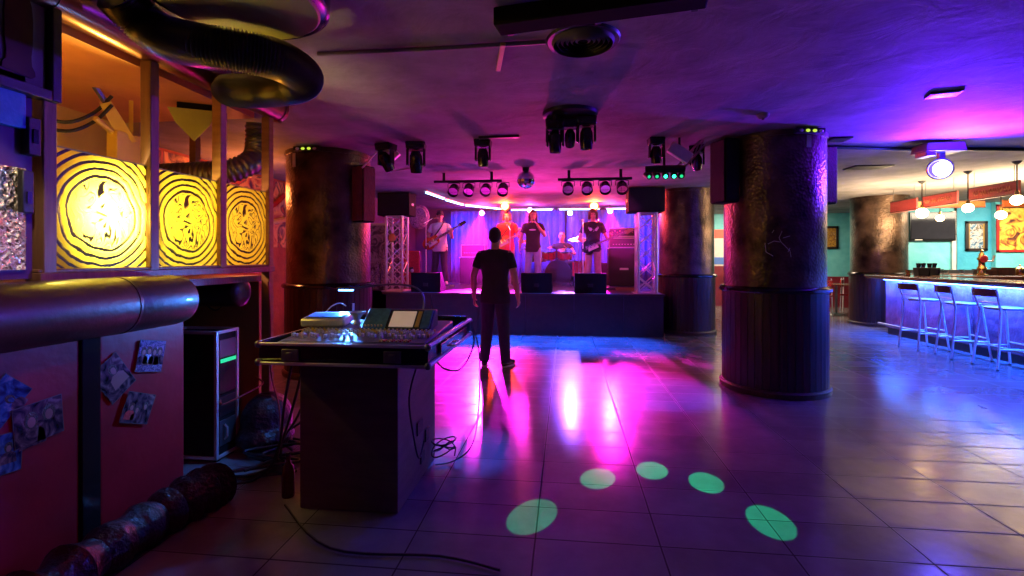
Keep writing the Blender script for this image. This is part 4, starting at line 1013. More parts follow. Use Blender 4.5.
def person(label, loc, rz, J=None, h=1.75, shirt='cloth_black', pants='denim_dark', hair='hair_dark', hairstyle='short', shoes='black_plastic', sole='rubber', voxel=.01, width=1., hands=None, head_turn=0., head_tilt=0., cap=None, sleeve=.62, group=None):
    D = dict(hip=(0, 0, .93), chest=(0, 0, 1.3), neck=(0, -.005, 1.47), head=(0, .015, 1.635),
             shL=(-.185, -.01, 1.415), shR=(.185, -.01, 1.415), elL=(-.245, -.04, 1.14), elR=(.245, -.04, 1.14), wrL=(-.27, .03, .885), wrR=(.27, .03, .885),
             hipL=(-.09, 0, .9), hipR=(.09, 0, .9), knL=(-.105, .02, .5), knR=(.105, .02, .5), anL=(-.12, -.02, .09), anR=(.12, -.02, .09), toeL=(-.15, .15, .035), toeR=(.15, .15, .035))
    if J: D.update(J)
    D = {k: Vector(v) for k, v in D.items()}
    t = thing('person', label, 'person', loc, rz=rz, group=group); t.scale = (h / 1.75,) * 3
    W = width; B = MB(); hipc, ch, nk, hd = D['hip'], D['chest'], D['neck'], D['head']
    def tors(ex, z0, top=True):
        out = []
        prof = [(.80, .172, .118), (.86, .174, .12), (.93, .172, .12), (1.02, .15, .11), (1.12, .145, .105), (1.22, .16, .115), (1.32, .178, .122), (1.39, .182, .11), (1.43, .165, .095), (1.46, .115, .08), (1.485, .075, .068)]
        for (z, rx, ry) in prof:
            if z < z0: continue
            f = (z - .93) / (1.475 - .93); f = max(-.25, f)
            if f < 0: c = hipc + Vector((0, 0, z - .93))
            else:
                g = (1.3 - .93) / (1.475 - .93)
                c = hipc.lerp(ch, f / g) if f < g else ch.lerp(nk, (f - g) / (1 - g))
            out.append((c.x, c.y, c.z, rx * W + ex, ry * W + ex))
        return out
    B.loft(tors(-.004, .8), 20)
    B.cap(nk - Vector((0, 0, .03)), hd - Vector((0, .005, .07)), .056, .052, 14)
    # head in its own frame
    hm = Matrix.Translation(hd) @ Matrix.Rotation(head_turn, 4, 'Z') @ Matrix.Rotation(head_tilt, 4, 'X')
    H = MB(); H.ell((0, -.01, .025), (.076, .096, .1), 20); H.ell((0, .03, -.035), (.06, .06, .07), 16); H.ell((0, .055, -.085), (.03, .028, .025), 12)
    H.cone((0, .085, .02), (0, .108, -.018), .009, .015, 8); H.ell((0, .102, -.02), (.017, .014, .011), 8); H.ell((0, .082, -.056), (.026, .014, .011), 10); H.ell((0, .078, .035), (.055, .018, .012), 10)
    for s in (-1, 1): H.ell((s * .078, -.008, -.005), (.012, .02, .032), 10)
    B.add(H.v, H.f, hm)
    for s in 'LR':
        sh, el, wr = D['sh' + s], D['el' + s], D['wr' + s]; sg = -1 if s == 'L' else 1
        B.cap(sh, el, .05 * W, .04, 12); B.cap(el, el.lerp(wr, .35), .04, .042, 12); B.cap(el.lerp(wr, .35), wr, .041, .027, 12)
        hp_, kn_, an, toe = D['hip' + s], D['kn' + s], D['an' + s], D['toe' + s]
        B.cap(hp_, kn_, .08 * W, .055, 14); B.cap(kn_, kn_.lerp(an, .35), .053, .056, 12); B.cap(kn_.lerp(an, .35), an, .055, .037, 12); B.cap(an - Vector((0, 0, .03)), toe.lerp(an, .35), .035, .03, 10)
        hh = (hands or {}).get(s)
        if hh: d_, n_, cu = hh
        else: d_, n_, cu = (wr - el).normalized() + Vector((0, .08, 0)), Vector((-sg, .15, 0)), .7
        hand(B, wr, d_, n_, 1 if (Vector(d_).cross(Vector(n_))).dot(Vector((0, 1, 0)) if not hh else Vector((0, 0, 1))) > 0 else -1, cu)
    blob(B, 'body', 'skin', t, voxel, 3)
    # shirt
    S = MB(); S.loft(tors(.014, .8), 20)
    for s in 'LR':
        sh, el = D['sh' + s], D['el' + s]; e = sh.lerp(el, sleeve); S.cap(sh - Vector((0, 0, .01)), sh.lerp(el, .1), .055 * W, .056 * W, 12); S.cone(sh, e, .056 * W, .064 if sleeve < .9 else .05, 14); S.cap(nk - Vector((0, 0, .02)), sh, .05, .05, 12)
        if sleeve > .9: S.cone(el, el.lerp(D['wr' + s], .85), .05, .036, 12); S.ell(el, (.05,) * 3, 12)
    shirt_o = blob(S, 'shirt', shirt, t, voxel, 3)
    # trousers
    P = MB(); P.loft([(hipc.x, hipc.y, hipc.z - .1 + k * .04, (.16, .172, .176, .172, .16)[k] * W + .004, (.11, .12, .122, .118, .112)[k] * W + .004) for k in range(5)], 20)
    for s in 'LR':
        hp_, kn_, an = D['hip' + s], D['kn' + s], D['an' + s]
        P.cap(hp_, kn_, .098 * W, .076, 14); P.cap(kn_, an - (an - kn_).normalized() * .01, .076, .066, 14)
    blob(P, 'trousers', pants, t, voxel, 3)
    for s in 'LR':
        an, toe = D['an' + s], D['toe' + s]
        Sh = MB(); hl = an + (an - toe) * .22; hl.z = toe.z
        Sh.cap(hl + Vector((0, 0, .015)), toe, .042, .036, 12); Sh.cap(an + Vector((0, 0, 0)), hl.lerp(toe, .25) + Vector((0, 0, .01)), .046, .042, 12); Sh.cap(an, toe.lerp(hl, .3) + Vector((0, 0, .015)), .04, .038, 12)
        so = blob(Sh, 'shoe', shoes, t, voxel, 3)
        d_ = (toe - hl); d_.z = 0; dn = d_.normalized(); px = Vector((-dn.y, dn.x, 0))
        a0 = hl - dn * .035; a1 = toe + dn * .035; pts = []
        for i in range(20):
            ta = 2 * pi * i / 20; p = (a0 + a1) / 2 + dn * cos(ta) * (a1 - a0).length / 2 + px * sin(ta) * (.042 + .006 * cos(ta)); pts.append(p)
        zb = toe.z - .036
        MB().add([(p.x, p.y, zb + z) for z in (0, .02) for p in pts], [tuple(range(19, -1, -1)), tuple(range(20, 40))] + [(i, (i + 1) % 20, 20 + (i + 1) % 20, 20 + i) for i in range(20)]).build('sole', sole, so)
    # hair
    hb = MB()
    if hairstyle == 'short':
        hb.ell((0, -.018, .036), (.08, .096, .098), 18); hb.ell((0, -.05, -.0), (.072, .062, .075), 16)
    elif hairstyle == 'long':
        hb.ell((0, -.02, .04), (.088, .1, .1), 18); hb.ell((0, -.05, -.03), (.088, .062, .13), 16)
        for s in (-1, 1): hb.cap((s * .075, -.01, .04), (s * .09, -.0, -.15), .03, .028, 10); 
        hb.cap((0, -.07, 0), (0, -.08, -.17), .055, .05, 12)
    elif hairstyle == 'bob':
        hb.ell((0, -.02, .04), (.092, .104, .1), 18); hb.ell((0, -.04, -.02), (.095, .07, .1), 16)
        for s in (-1, 1): hb.cap((s * .08, 0, .04), (s * .085, .01, -.08), .03, .03, 10)
    if hb.v:
        m2 = MB().add(hb.v, hb.f, hm); blob(m2, 'hair', hair, t, .009, 2)
    if cap:
        m2 = MB(); m2.add(*(lambda q: (q.v, q.f))(MB().ell((0, -.012, .05), (.083, .1, .088), 18).box((0, .11, .05), (.13, .11, .012))), hm); blob(m2, 'cap', cap, t, .008, 2)
    for s in (-1, 1):
        e = MB().add(*(lambda q: (q.v, q.f))(MB().ell((s * .03, .081, .012), (.013, .008, .007), 10)), hm); e.build('eye', 'face_dark', t)
    ml = MB().add(*(lambda q: (q.v, q.f))(MB().ell((0, .093, -.056), (.02, .006, .005), 10)), hm); ml.build('mouth', 'lips', t)
    return t, shirt_o
def tee_print(t, marks, y=.145):
    for (x, z, w, h_) in marks:
        MB().ell((x, y, z), (w, .01, h_), 10).build('shirt_print', 'tshirt_print', t)

# spectator seen from behind
sp, so_ = person('man seen from behind in black t-shirt and dark jeans, watching the band', (-.90, 6.07, 0), -.1, h=1.76, voxel=.0075, width=1.05,
       J=dict(anL=(-.13, -.03, .09), anR=(.14, -.02, .09), toeL=(-.17, .14, .036), toeR=(.2, .13, .036), elL=(-.27, -.05, 1.14), elR=(.265, -.04, 1.13), wrL=(-.285, .02, .87), wrR=(.29, .03, .87)),
       shoes='black_gloss', sole='shoe_sole')
def guitar(loc, ang, label, body, headless=False, bass=False, yaw=0.):
    t = thing('electric_guitar', label, 'guitar', loc, rot=(0, -R(ang), yaw))
    pts = []
    for i in range(48):
        a = 2 * pi * i / 48
        x = .22 * cos(a); z = .155 * sin(a) * (1 - .22 * math.exp(-((cos(a) - .15) / .28) ** 2)) * (1.0 if x < 0 else .84)
        if x > .12 and abs(z) < .09: x -= .05 * (1 - abs(z) / .09)
        pts.append((x, z))
    MB().prism(pts, -.022, .022).build('guitar_body', body, t, bevel=.008)
    L_ = .74 if bass else .6
    MB().box((.12 + L_ / 2, -.028, 0), (L_, .022, .05), taper=1).build('neck', 'maple', t, bevel=.005)
    MB().box((.12 + L_ / 2, -.041, 0), (L_, .006, .046)).build('fretboard', 'rosewood', t)
    MB().prism([(.12 + L_, -.025), (.12 + L_ + .05, -.045), (.12 + L_ + .19, -.03), (.12 + L_ + .19, .03), (.12 + L_ + .05, .045), (.12 + L_, .025)], -.038, -.02).build('headstock', 'maple' if body != 'guitar_red' else 'guitar_black', t, bevel=.003)
    MB().prism([(-.1, -.09), (.13, -.08), (.12, -.01), (-.08, -.0)], -.027, -.023).build('pickguard', 'off_white', t)
    for x in (-.03, .06): MB().box((x, -.028, 0), (.035, .014, .075)).build('pickup', 'chrome', t, bevel=.002)
    MB().box((-.12, -.03, 0), (.03, .016, .085)).build('bridge', 'chrome', t, bevel=.002)
    st_ = MB()
    for k in range(4 if bass else 6):
        z = -.02 + .04 * k / (3 if bass else 5); st_.cone((-.12, -.048, z), (.12 + L_ + .05, -.048, z * .85), .0012, n=4)
    st_.build('strings', 'aluminium', t)
    for k in range(3):
        for s in (-1, 1): MB().cone((.16 + L_ + k * .05, -.03, s * .035), (.16 + L_ + k * .05, -.03, s * .06), .007, n=8).build('tuning_peg', 'chrome', t)
    return t
def strap(t, col, fn):
    """strap over the left shoulder, part of the guitar"""
    pass
GP = dict(elR=(.3, -.02, 1.16), wrR=(.13, .19, 1.03), elL=(-.3, .05, 1.13), wrL=(-.34, .25, 1.22), anL=(-.15, 0, .09), anR=(.17, 0, .09), toeL=(-.2, .16, .036), toeR=(.23, .15, .036))
GH = {'R': (Vector((-.8, .15, -.5)), Vector((0, -1, 0)), .8), 'L': (Vector((.1, .2, .9)), Vector((.2, -1, 0)), 1.2)}
def player(label, u, Y, h, glabel, body, gang=28, gx=0., gz=1.02, **k):
    p = stage_at(u, Y)
    JJ = dict(GP); JJ.update(k.pop('J', {}))
    t, s_ = person(label, p, pi + k.pop('rz', 0), J=JJ, h=h, hands=GH, **k)
    g = guitar((p.x + gx - .02, Y - .19 * h / 1.75 - .015, SZ + gz * h / 1.75), gang, glabel, body, bass=False)
    # strap from the body over the shoulder
    s = h / 1.75
    MB().tube(smooth_path([(p.x + gx - .2, Y - .18, SZ + (gz - .06) * s), (p.x - .1, Y - .165 * s, SZ + 1.15 * s), (p.x + .06, Y - .165 * s, SZ + 1.36 * s), (p.x + .11, Y - .05 * s, SZ + 1.5 * s), (p.x + .1, Y + .1 * s, SZ + 1.4 * s), (p.x - .1, Y + .16 * s, SZ + 1.15 * s)]), .016, 6).build('strap', 'black_plastic', g, world=True)
    return t, g
t1_, _ = player('guitarist in white t-shirt and cap playing a red guitar at the left of the stage', 440, 10.75, 1.7, 'cherry red electric guitar held by the white-shirted guitarist', 'guitar_red', 30, shirt='cloth_white', hair='hair_dark', hairstyle='none', cap='cloth_black', head_tilt=-.25, head_turn=.5, pants='denim_dark', shoes='cloth_white', gx=-.12)
tee_print(t1_, [(.0, 1.3, .07, .05), (.05, 1.2, .05, .03), (-.06, 1.22, .04, .035)])
t2_, _ = player('guitarist in red shirt with red-lit hair behind the singer', 507, 11.15, 1.72, 'orange-red guitar held by the red-shirted guitarist', 'guitar_yellow', 24, shirt='cloth_red', hair='hair_brown', hairstyle='bob', pants='cloth_khaki', gx=-.05)
t3_, _ = player('bass player in black printed t-shirt with bushy hair at the right of the stage', 593, 10.35, 1.66, 'black bass guitar slung low on the bass player', 'guitar_black', 22, shirt='cloth_black', hair='hair_brown', hairstyle='bob', pants='cloth_khaki', gx=-.02, gz=.93, head_tilt=-.2,
                J=dict(wrR=(.12, .2, .95), wrL=(-.36, .24, 1.1), elR=(.3, -.0, 1.1), elL=(-.31, .05, 1.1)))
tee_print(t3_, [(-.06, 1.3, .035, .04), (.06, 1.3, .035, .04), (0, 1.28, .02, .03), (-.1, 1.33, .015, .03), (.1, 1.33, .015, .03)])
# singer with mic
sgp = stage_at(533, 10.4)
t4_, _ = person('long-haired singer in black t-shirt and pale jeans holding a microphone', sgp, pi, h=1.66, hairstyle='long', hair='hair_brown', shirt='cloth_black', pants='denim_light', shoes='cloth_white', head_turn=.15,
    J=dict(elL=(-.27, .08, 1.17), wrL=(-.1, .22, 1.42), elR=(.27, -.02, 1.14), wrR=(.3, .1, .9), knL=(-.12, .06, .5), anR=(.16, -.03, .09), toeR=(.2, .14, .036)),
    hands={'L': (Vector((.55, .1, .6)), Vector((.5, -.2, -.5)), 1.5), 'R': (Vector((.05, .2, -1)), Vector((-1, .1, 0)), .6)})
tee_print(t4_, [(0, 1.3, .08, .02)])
s_ = 1.66 / 1.75
mc = thing('microphone', 'handheld microphone at the singer\'s mouth', 'microphone', sgp + Vector((.03, -.2, 1.5 * s_)))
MB().cone((.05, -.06, -.1), (0, 0, 0), .012, .018, 12).build('microphone_body', 'black_metal', mc); MB().ell((-.008, .01, .018), (.028, .028, .028)).build('microphone_grille', 'steel_dark', mc)
# drummer seated
dmp = Vector((kx + .12, 11.5, SZ))
t5_, _ = person('drummer in sleeveless dark shirt seated behind the drums', dmp + Vector((0, 0, 0)), pi, h=1.72, hairstyle='short', hair='hair_brown', shirt='cloth_black', pants='denim_dark',
    J=dict(hip=(0, 0, .5), chest=(0, .02, .83), neck=(0, .04, 1.0), head=(0, .08, 1.16), shL=(-.185, .03, .945), shR=(.185, .03, .945), elL=(-.3, .14, .74), elR=(.32, .14, .76), wrL=(-.26, .36, .76), wrR=(.28, .36, .88),
           hipL=(-.1, .02, .5), hipR=(.1, .02, .5), knL=(-.2, .42, .5), knR=(.22, .4, .5), anL=(-.22, .36, .09), anR=(.24, .36, .09), toeL=(-.25, .52, .036), toeR=(.28, .52, .036)),
    hands={'L': (Vector((.2, .9, 0)), Vector((0, 0, -1)), 1.5), 'R': (Vector((-.2, .9, .2)), Vector((0, 0, -1)), 1.5)}, sleeve=.4)
for k, (a, b, lab) in enumerate([((.24, -.42, .76), (.06, -.66, .9), 'drumstick in the drummer\'s left hand'), ((-.26, -.42, .9), (-.3, -.62, 1.22), 'raised drumstick in the drummer\'s right hand')]):
    tag(MB().cone(dmp + Vector(a), dmp + Vector(b), .008, .005, 8).ell(dmp + Vector(b), (.009, .009, .009), 8).build('drumstick', 'maple'), lab, 'drumstick')

# ================================================================== CEILING FIXTURES
def mirror_ball(p, r, label):
    t = thing('mirror_ball', label, 'mirror ball', (p.x, p.y, ZC))
    dz = p.z - ZC
    MB().ell((0, 0, dz), (r, r, r), 22).build('ball', 'mirror', t, smooth=False); MB().cone((0, 0, dz + r), (0, 0, -.03), .006, n=6).build('hanging_rod', 'steel_dark', t)
    MB().cone((0, 0, -.05), (0, 0, 0), .05, .05, 16).build('motor_cap', 'black_metal', t)
mirror_ball(atd(526, 180, 6.7), .125, 'mirror ball turning above the front of the stage')
def par_bar(u0, u1, us, v, Y, label, group, lens='mirror'):
    a = atY(u0, 200, Y); b = atY(u1, 200, Y)
    t = thing('lighting_bar', label, 'lighting bar', ((a.x + b.x) / 2, Y, ZC), group='black lighting bars over the stage front')
    w = (b.x - a.x) / 2; zb = -.13
    MB().cone((-w, 0, zb), (w, 0, zb), .02, n=12).build('crossbar', 'black_metal', t)
    for x in (-w * .7, w * .7): MB().box((x, 0, zb / 2), (.04, .03, -zb)).build('ceiling_bracket', 'black_metal', t)
    for i, u in enumerate(us):
        x = atY(u, 200, Y).x - (a.x + b.x) / 2
        lt = thing('par_can', group + ', ' + ('leftmost', 'second from left', 'third from left', 'rightmost')[i], 'spotlight', ((a.x + b.x) / 2 + x, Y, ZC + zb), group='par cans on the lighting bars')
        MB().tube([(-.09, 0, -.1), (-.09, 0, -.03), (0, 0, -.02), (.09, 0, -.03), (.09, 0, -.1)], .007, 6).build('yoke', 'black_metal', lt)
        mt = Matrix.Translation((0, 0, -.12)) @ Matrix.Rotation(R(125 + 6 * (i % 2)), 4, 'X')
        MB().lathe([(0, -.1), (.04, -.1), (.075, -.05), (.08, .0), (.08, .09), (.074, .09), (.07, .05), (0, .045)], n=24, mtx=mt).build('can', 'black_gloss', lt)
        MB().lathe([(0, .046), (.04, .052), (.068, .06)], n=24, mtx=mt).build('lens', lens, lt)
par_bar(434, 502, (454, 469, 486, 503), 175, 6.95, 'black lighting bar over the left half of the stage front', 'par can on the left lighting bar')
par_bar(558, 632, (568, 587, 605, 622), 175, 6.95, 'black lighting bar over the right half of the stage front', 'par can on the right lighting bar')
def moving_head(p, label, yaw=0., tilt=.0, s=1., body='black_gloss', lens='mirror', zt=ZC, stem=0.):
    t = thing('moving_head_light', label, 'stage light', (p.x, p.y, zt), rz=yaw)
    MB().box((0, 0, -.04 - stem), (.22 * s, .2 * s, .08), taper=1.1).build('base', body, t, bevel=.012)
    if stem: MB().cone((0, 0, -stem), (0, 0, 0), .02).build('stem', 'black_metal', t)
    z = -.08 - stem
    for k in (-1, 1): MB().box((k * .1 * s, 0, z - .09 * s), (.03 * s, .09 * s, .2 * s)).build('yoke_arm', body, t, bevel=.008)
    mt = Matrix.Translation((0, 0, z - .13 * s)) @ Matrix.Rotation(pi + tilt, 4, 'X')
    MB().lathe([(0, -.12 * s), (.05 * s, -.115 * s), (.075 * s, -.06 * s), (.08 * s, .05 * s), (.07 * s, .14 * s), (.062 * s, .14 * s), (.058 * s, .12 * s), (0, .12 * s)], n=24, mtx=mt).build('head', body, t)
    MB().lathe([(0, .128 * s), (.03 * s, .127 * s), (.057 * s, .121 * s)], n=20, mtx=mt).build('lens', lens, t)
    return t
moving_head(atz(483, 140, ZC), 'single black moving head on its own ceiling plate left of centre', 0, .15, .75)
tag(MB().box(atz(499, 136, ZC) + Vector((0, 0, -.012)), (.42, .05, .024)).build('ceiling_rail', 'black_metal'), 'short black rail on the ceiling beside the single moving head', 'rail')
# central cluster
cc = atz(570, 113, ZC)
cl = thing('light_cluster_plate', 'round black ceiling plate carrying the central cluster of lights', 'ceiling plate', (cc.x, cc.y, ZC))
MB().lathe([(0, -.05), (.2, -.05), (.235, -.03), (.24, 0)], n=40).build('plate', 'black_metal', cl)
for k, (dx, dy, s, ti, lab) in enumerate([(-.14, .02, .62, 1.2, 'left upper head of the central light cluster'), (-.125, -.12, .66, .05, 'lowest left head of the central light cluster'), (.0, .02, .6, .9, 'middle round head of the central light cluster'), (.14, -.02, .72, .1, 'right head of the central light cluster')]):
    moving_head(Vector((cc.x + dx, cc.y + dy, 0)), lab, 0, ti, s, zt=ZC - .05, stem=.06 if k == 1 else .0)
# side clusters
def angled_bar(a, b, label, m='steel_dark', r=.015):
    return tag(MB().cone(a, b, r, n=10).build('support_bar', m), label, 'support bar')
# left cluster (behind left column)
moving_head(atz(416, 143, ZC), 'black moving head left of the stage beside the red cloth speaker', .2, .35, .9)
moving_head(atz(386, 144, ZC), 'black light half hidden above the left truss speaker', -.3, .7, .8)
fl_ = thing('flood_light', 'pinkish ribbed flood light tilted above the left truss speaker', 'flood light', atd(392, 158, 5.6))
MB().box((0, 0, 0), (.2, .06, .07), rot=(0, -.7, 0)).build('housing', 'aluminium', fl_, bevel=.008)
MB().cone((0, .02, 0), (0, .04, .22), .012).build('bracket', 'black_metal', fl_)
angled_bar(atd(362, 168, 5.3), atz(381, 147, ZC - .01), 'pale diagonal strut above the left column speaker', 'off_white', .01)
angled_bar(atd(388, 172, 5.7), atd(412, 168, 5.6), 'thin pale tube under the left light cluster', 'off_white', .01)
# right cluster
moving_head(atz(656, 138, ZC), 'black moving head above the green led bar', .1, .1, .68)
moving_head(atz(697, 146, ZC), 'black light behind the tilted flood light at the graffiti column', -.3, .8, .7)
fl2 = thing('flood_light', 'pinkish flood light tilted beside the graffiti column', 'flood light', atd(680, 153, 5.0))
MB().box((0, 0, 0), (.24, .07, .12), rot=(0, .6, 0)).build('housing', 'aluminium', fl2, bevel=.008); MB().cone((0, .02, 0), (0, .03, .2), .012).build('bracket', 'black_metal', fl2)
tr2 = thing('lattice_arm', 'slanting black lattice arm between ceiling and green led bar', 'truss', atd(690, 155, 5.2))
pa_, pb_ = atd(705, 140, 5.1), atd(678, 170, 5.3)
for off in (Vector((.0, 0, .05)), Vector((0, 0, -.05))): MB().cone(pa_ + off, pb_ + off, .012, n=8).build('chord', 'steel_dark', tr2, world=True)
b = MB()
for i in range(5):
    b.cone(pa_.lerp(pb_, i / 5) + Vector((0, 0, .05)), pa_.lerp(pb_, (i + 1) / 5) + Vector((0, 0, -.05)), .007, n=6)
b.build('lattice_bracing', 'steel_dark', tr2, world=True)
gp_ = atd(665, 171, 5.1)
gb = thing('green_led_bar', 'curved effect light with four glowing green lenses', 'stage light', gp_)
GL = []
bm_ = MB()
for i in range(5):
    a = (i - 2) * .3; x = .3 * sin(a); y = .0 - .12 * cos(a)
    q = Vector((x, y + .1, -.03 - .02 * cos(a)))
    o = MB().lathe([(0, -.06), (.03, -.06), (.036, -.02), (.036, .02), (.03, .022)], n=18, mtx=Matrix.Translation(q) @ Matrix.Rotation(R(115), 4, 'X') @ Matrix.Rotation(-a * .6, 4, 'Y')).build('lens_barrel', 'black_metal', gb)
    MB().ell(q + Vector((.0, -.012, -.012)), (.02, .02, .02), 12).build('green_lens', 'lamp_green' if i in (2, 3) else 'lamp_green_dim' if i else 'lamp_white_blue' if 0 else 'lamp_green_dim', gb)
    GL.append(gp_ + q)
MB().tube([(.3 * sin((i - 3) * .24), .11 - .12 * cos((i - 3) * .24), .02) for i in range(7)], .04, 10).build('housing', 'black_plastic', gb); MB().cone((0, .04, .03), (0, .06, ZC - gp_.z), .014).build('bracket', 'black_metal', gb)
# small green indicator beside the column
# track light bar, conduit, vent, bracket
def on_ceil(u, v, z=ZC): return atz(u, v, z)
ta, tb_ = on_ceil(497, 22, ZC - .06), on_ceil(708, -8, ZC - .06)
tk = thing('black_light_housing', 'long black ceiling lamp housing with a pink tube along its lower edge', 'lamp housing', (ta + tb_) / 2 + Vector((0, 0, .06)))
d = (tb_ - ta); an = atan2(d.y, d.x)
MB().box(((ta + tb_) / 2), (d.length, .13, .09), rot=(0, 0, an)).build('housing', 'vent_dark', tk, world=True, bevel=.008)
nv = Vector((-sin(an), cos(an), 0))
MB().cone(ta + nv * .075 + Vector((.02, 0, -.02)), ta.lerp(tb_, .99) + nv * .075 + Vector((0, 0, -.02)), .009, n=10).build('tube', 'cable_red', tk, world=True)
for f in (.05, .5, .95): MB().box(ta.lerp(tb_, f) + nv * .07 + Vector((0, 0, -.01)), (.03, .05, .05), rot=(0, 0, an)).build('tube_clip', 'black_metal', tk, world=True)
bra, brb = on_ceil(503, 44, ZC - .03), on_ceil(498, 70, ZC - .03)
tag(MB().box((bra + brb) / 2, (.03, (brb - bra).length, .02), rot=(0, 0, atan2(*(reversed((brb - bra).xy))) - pi / 2)).build('ceiling_strip', 'knob_yellow', bevel=.003), 'short yellowish strip on the ceiling under the end of the black housing', 'strip')
tag(MB().tube([on_ceil(318, 54, ZC - .018), on_ceil(430, 49, ZC - .018), on_ceil(546, 42, ZC - .018)], .014, 10).build('ceiling_conduit', 'conduit'), 'pale conduit pipe crossing the ceiling to the round vent', 'pipe')
vc = on_ceil(583, 40)
vt = thing('ceiling_vent', 'round ceiling vent with concentric rings', 'vent', (vc.x, vc.y, ZC))
for k in range(6):
    r = .03 + .028 * k; MB().lathe([(r, -.012 - .004 * k), (r + .014, -.006), (r + .012, 0), (r - .004, 0)], n=48, caps=False).build('vane_ring', 'vane_grey', vt)
MB().lathe([(.18, -.012), (.205, -.012), (.215, 0), (.18, 0)], n=48, caps=False).build('rim', 'black_metal', vt); MB().cone((0, 0, -.004), (0, 0, 0), .19, n=40).build('dark_backing', 'vent_dark', vt, smooth=False)
sd_ = on_ceil(763, 114)
sm = thing('smoke_detector', 'small round smoke detector on the ceiling before the graffiti column', 'smoke detector', (sd_.x, sd_.y, ZC))
MB().lathe([(0, -.045), (.03, -.04), (.05, -.02), (.052, 0)], n=24).build('housing', 'concrete', sm); MB().cone((0, 0, -.05), (0, 0, -.04), .012).build('sensor', 'black_plastic', sm)
def sq_vent(u, v, w, dpt, label, rz=0):
    p = on_ceil(u, v); t = thing('ceiling_vent', label, 'vent', (p.x, p.y, ZC), rz=rz)
    MB().box((0, 0, -.008), (w, dpt, .016)).build('frame', 'black_metal', t, bevel=.004)
    for k in range(4): MB().box((0, -dpt * .3 + k * dpt * .2, -.018), (w * .86, .012, .006)).build('slat', 'steel_dark', t)
sq_vent(944, 93, .2, .14, 'small dark square vent in the violet part of the ceiling', -.3)
sq_vent(868, 167, .5, .3, 'flat dark vent in the warm-lit ceiling before the bar column')
sq_vent(838, 139, .2, .2, 'small dark plate on the ceiling right of the graffiti column')
tag(MB().tube([on_ceil(828, 147, ZC - .02), on_ceil(925, 150, ZC - .02)], .02, 10).build('ceiling_conduit', 'black_metal'), 'black conduit from the graffiti column to the violet moving light', 'pipe')
tag(MB().tube([on_ceil(958, 149, ZC - .02), on_ceil(1070, 150, ZC - .02)], .02, 10).build('ceiling_conduit', 'black_metal'), 'black conduit running right from the violet moving light', 'pipe')
# violet moving light near the bar
vp = on_ceil(938, 142)
VL = thing('scanner_light', 'violet-lit ceiling scanner with a glaring round lens before the bar', 'stage light', (vp.x, vp.y, ZC))
MB().box((0, 0, -.07), (.4, .26, .1), taper=.92).box((-.14, -.02, -.14), (.1, .18, .06)).build('base_box', 'steel_dark', VL, bevel=.012)
MB().box((.03, 0, -.17), (.06, .05, .16)).build('arm', 'steel_dark', VL, bevel=.008)
lenp = atd(943, 169, (vp.y * CY - vp.x * SY)); lenl = lenp - Vector((vp.x, vp.y, ZC))
dirc = (Vector((0, 0, CH)) - lenp).normalized(); qv = dirc.to_track_quat('Z', 'Y').to_matrix().to_4x4()
MB().lathe([(0, -.14), (.07, -.13), (.11, -.05), (.115, .03), (.1, .05), (.09, .03), (0, .025)], n=32, mtx=Matrix.Translation(lenl + Vector((-.03, 0, 0))) @ qv).build('lamp_head', 'steel_dark', VL)
MB().lathe([(0, .056), (.06, .052), (.085, .045)], n=24, mtx=Matrix.Translation(lenl) @ qv).build('lens', 'lamp_white_blue', VL)

# rear stage lamps
REAR = []
def rear(u, v, Y, m, label, s=1.):
    p = atY(u, v, Y); t = thing('stage_lamp', label, 'stage lamp', p, group='lamps shining out from the back of the stage')
    MB().lathe([(0, -.12), (.05, -.1), (.07 * s, 0), (.075 * s, .04), (.066 * s, .04), (.06 * s, .015), (0, .01)], n=20, mtx=Matrix.Rotation(R(100), 4, 'X')).build('housing', 'black_metal', t)
    MB().ell((0, -.02, -.004), (.055 * s, .02, .055 * s), 16).build('lens', m, t)
    MB().cone((0, .02, .05), (0, .02, 2.62 - p.z), .008, n=6).build('hanger', 'black_metal', t)
    REAR.append(p); return p
rear(482, 213, 11.5, 'lamp_pink', 'pink-white lamp at the back above the left amplifier')
rear(530, 210, 11.5, 'lamp_pink', 'pink-white lamp at the back above the singer\'s head')
rear(570, 213, 11.5, 'lamp_white_blue', 'bluish-white lamp at the back above the drummer')
rear(610, 211, 11.5, 'lamp_pink', 'pink-white lamp at the back right of the bass player')
rear(505, 206, 11.0, 'lamp_red', 'fiery red lamp above the red-shirted guitarist', 1.5)
rear(594, 206, 11.0, 'lamp_red', 'fiery red lamp above the bass player', 1.5)

# ================================================================== BAR
BX = 5.82
bar = thing('bar_counter', 'long bar counter with stone-faced front and wooden top', 'bar counter', (BX + .3, 7.5, 0))
MB().box2((BX, 3.2, .12), (BX + .5, 9.5, 1.0)).build('stone_front', 'bar_stone', bar, world=True, smooth=False)
for i in range(5):
    y = 3.3 + i * 1.45; MB().box2((BX - .025, y - .05, .12), (BX, y + .05, .98)).build('front_rib', 'bar_stone', bar, world=True, bevel=.01)
MB().box2((BX + .03, 3.2, 0), (BX + .5, 9.5, .12)).build('plinth', 'black_plastic', bar, world=True)
MB().box2((BX - .17, 3.2, 1.02), (BX + .55, 9.85, 1.065)).build('counter_top', 'wood_counter', bar, world=True, bevel=.012)
MB().box2((BX - .165, 3.2, 1.0), (BX - .13, 9.8, 1.02)).build('front_lip', 'wood_counter', bar, world=True, bevel=.004)
MB().cone((BX - .18, 3.2, .2), (BX - .18, 9.4, .2), .022, n=12).build('foot_rail', 'steel_dark', bar, world=True)
for i in range(6): MB().cone((BX - .18, 3.6 + i * 1.1, .2), (BX + .02, 3.6 + i * 1.1, .2), .012, n=8).build('rail_bracket', 'steel_dark', bar, world=True)
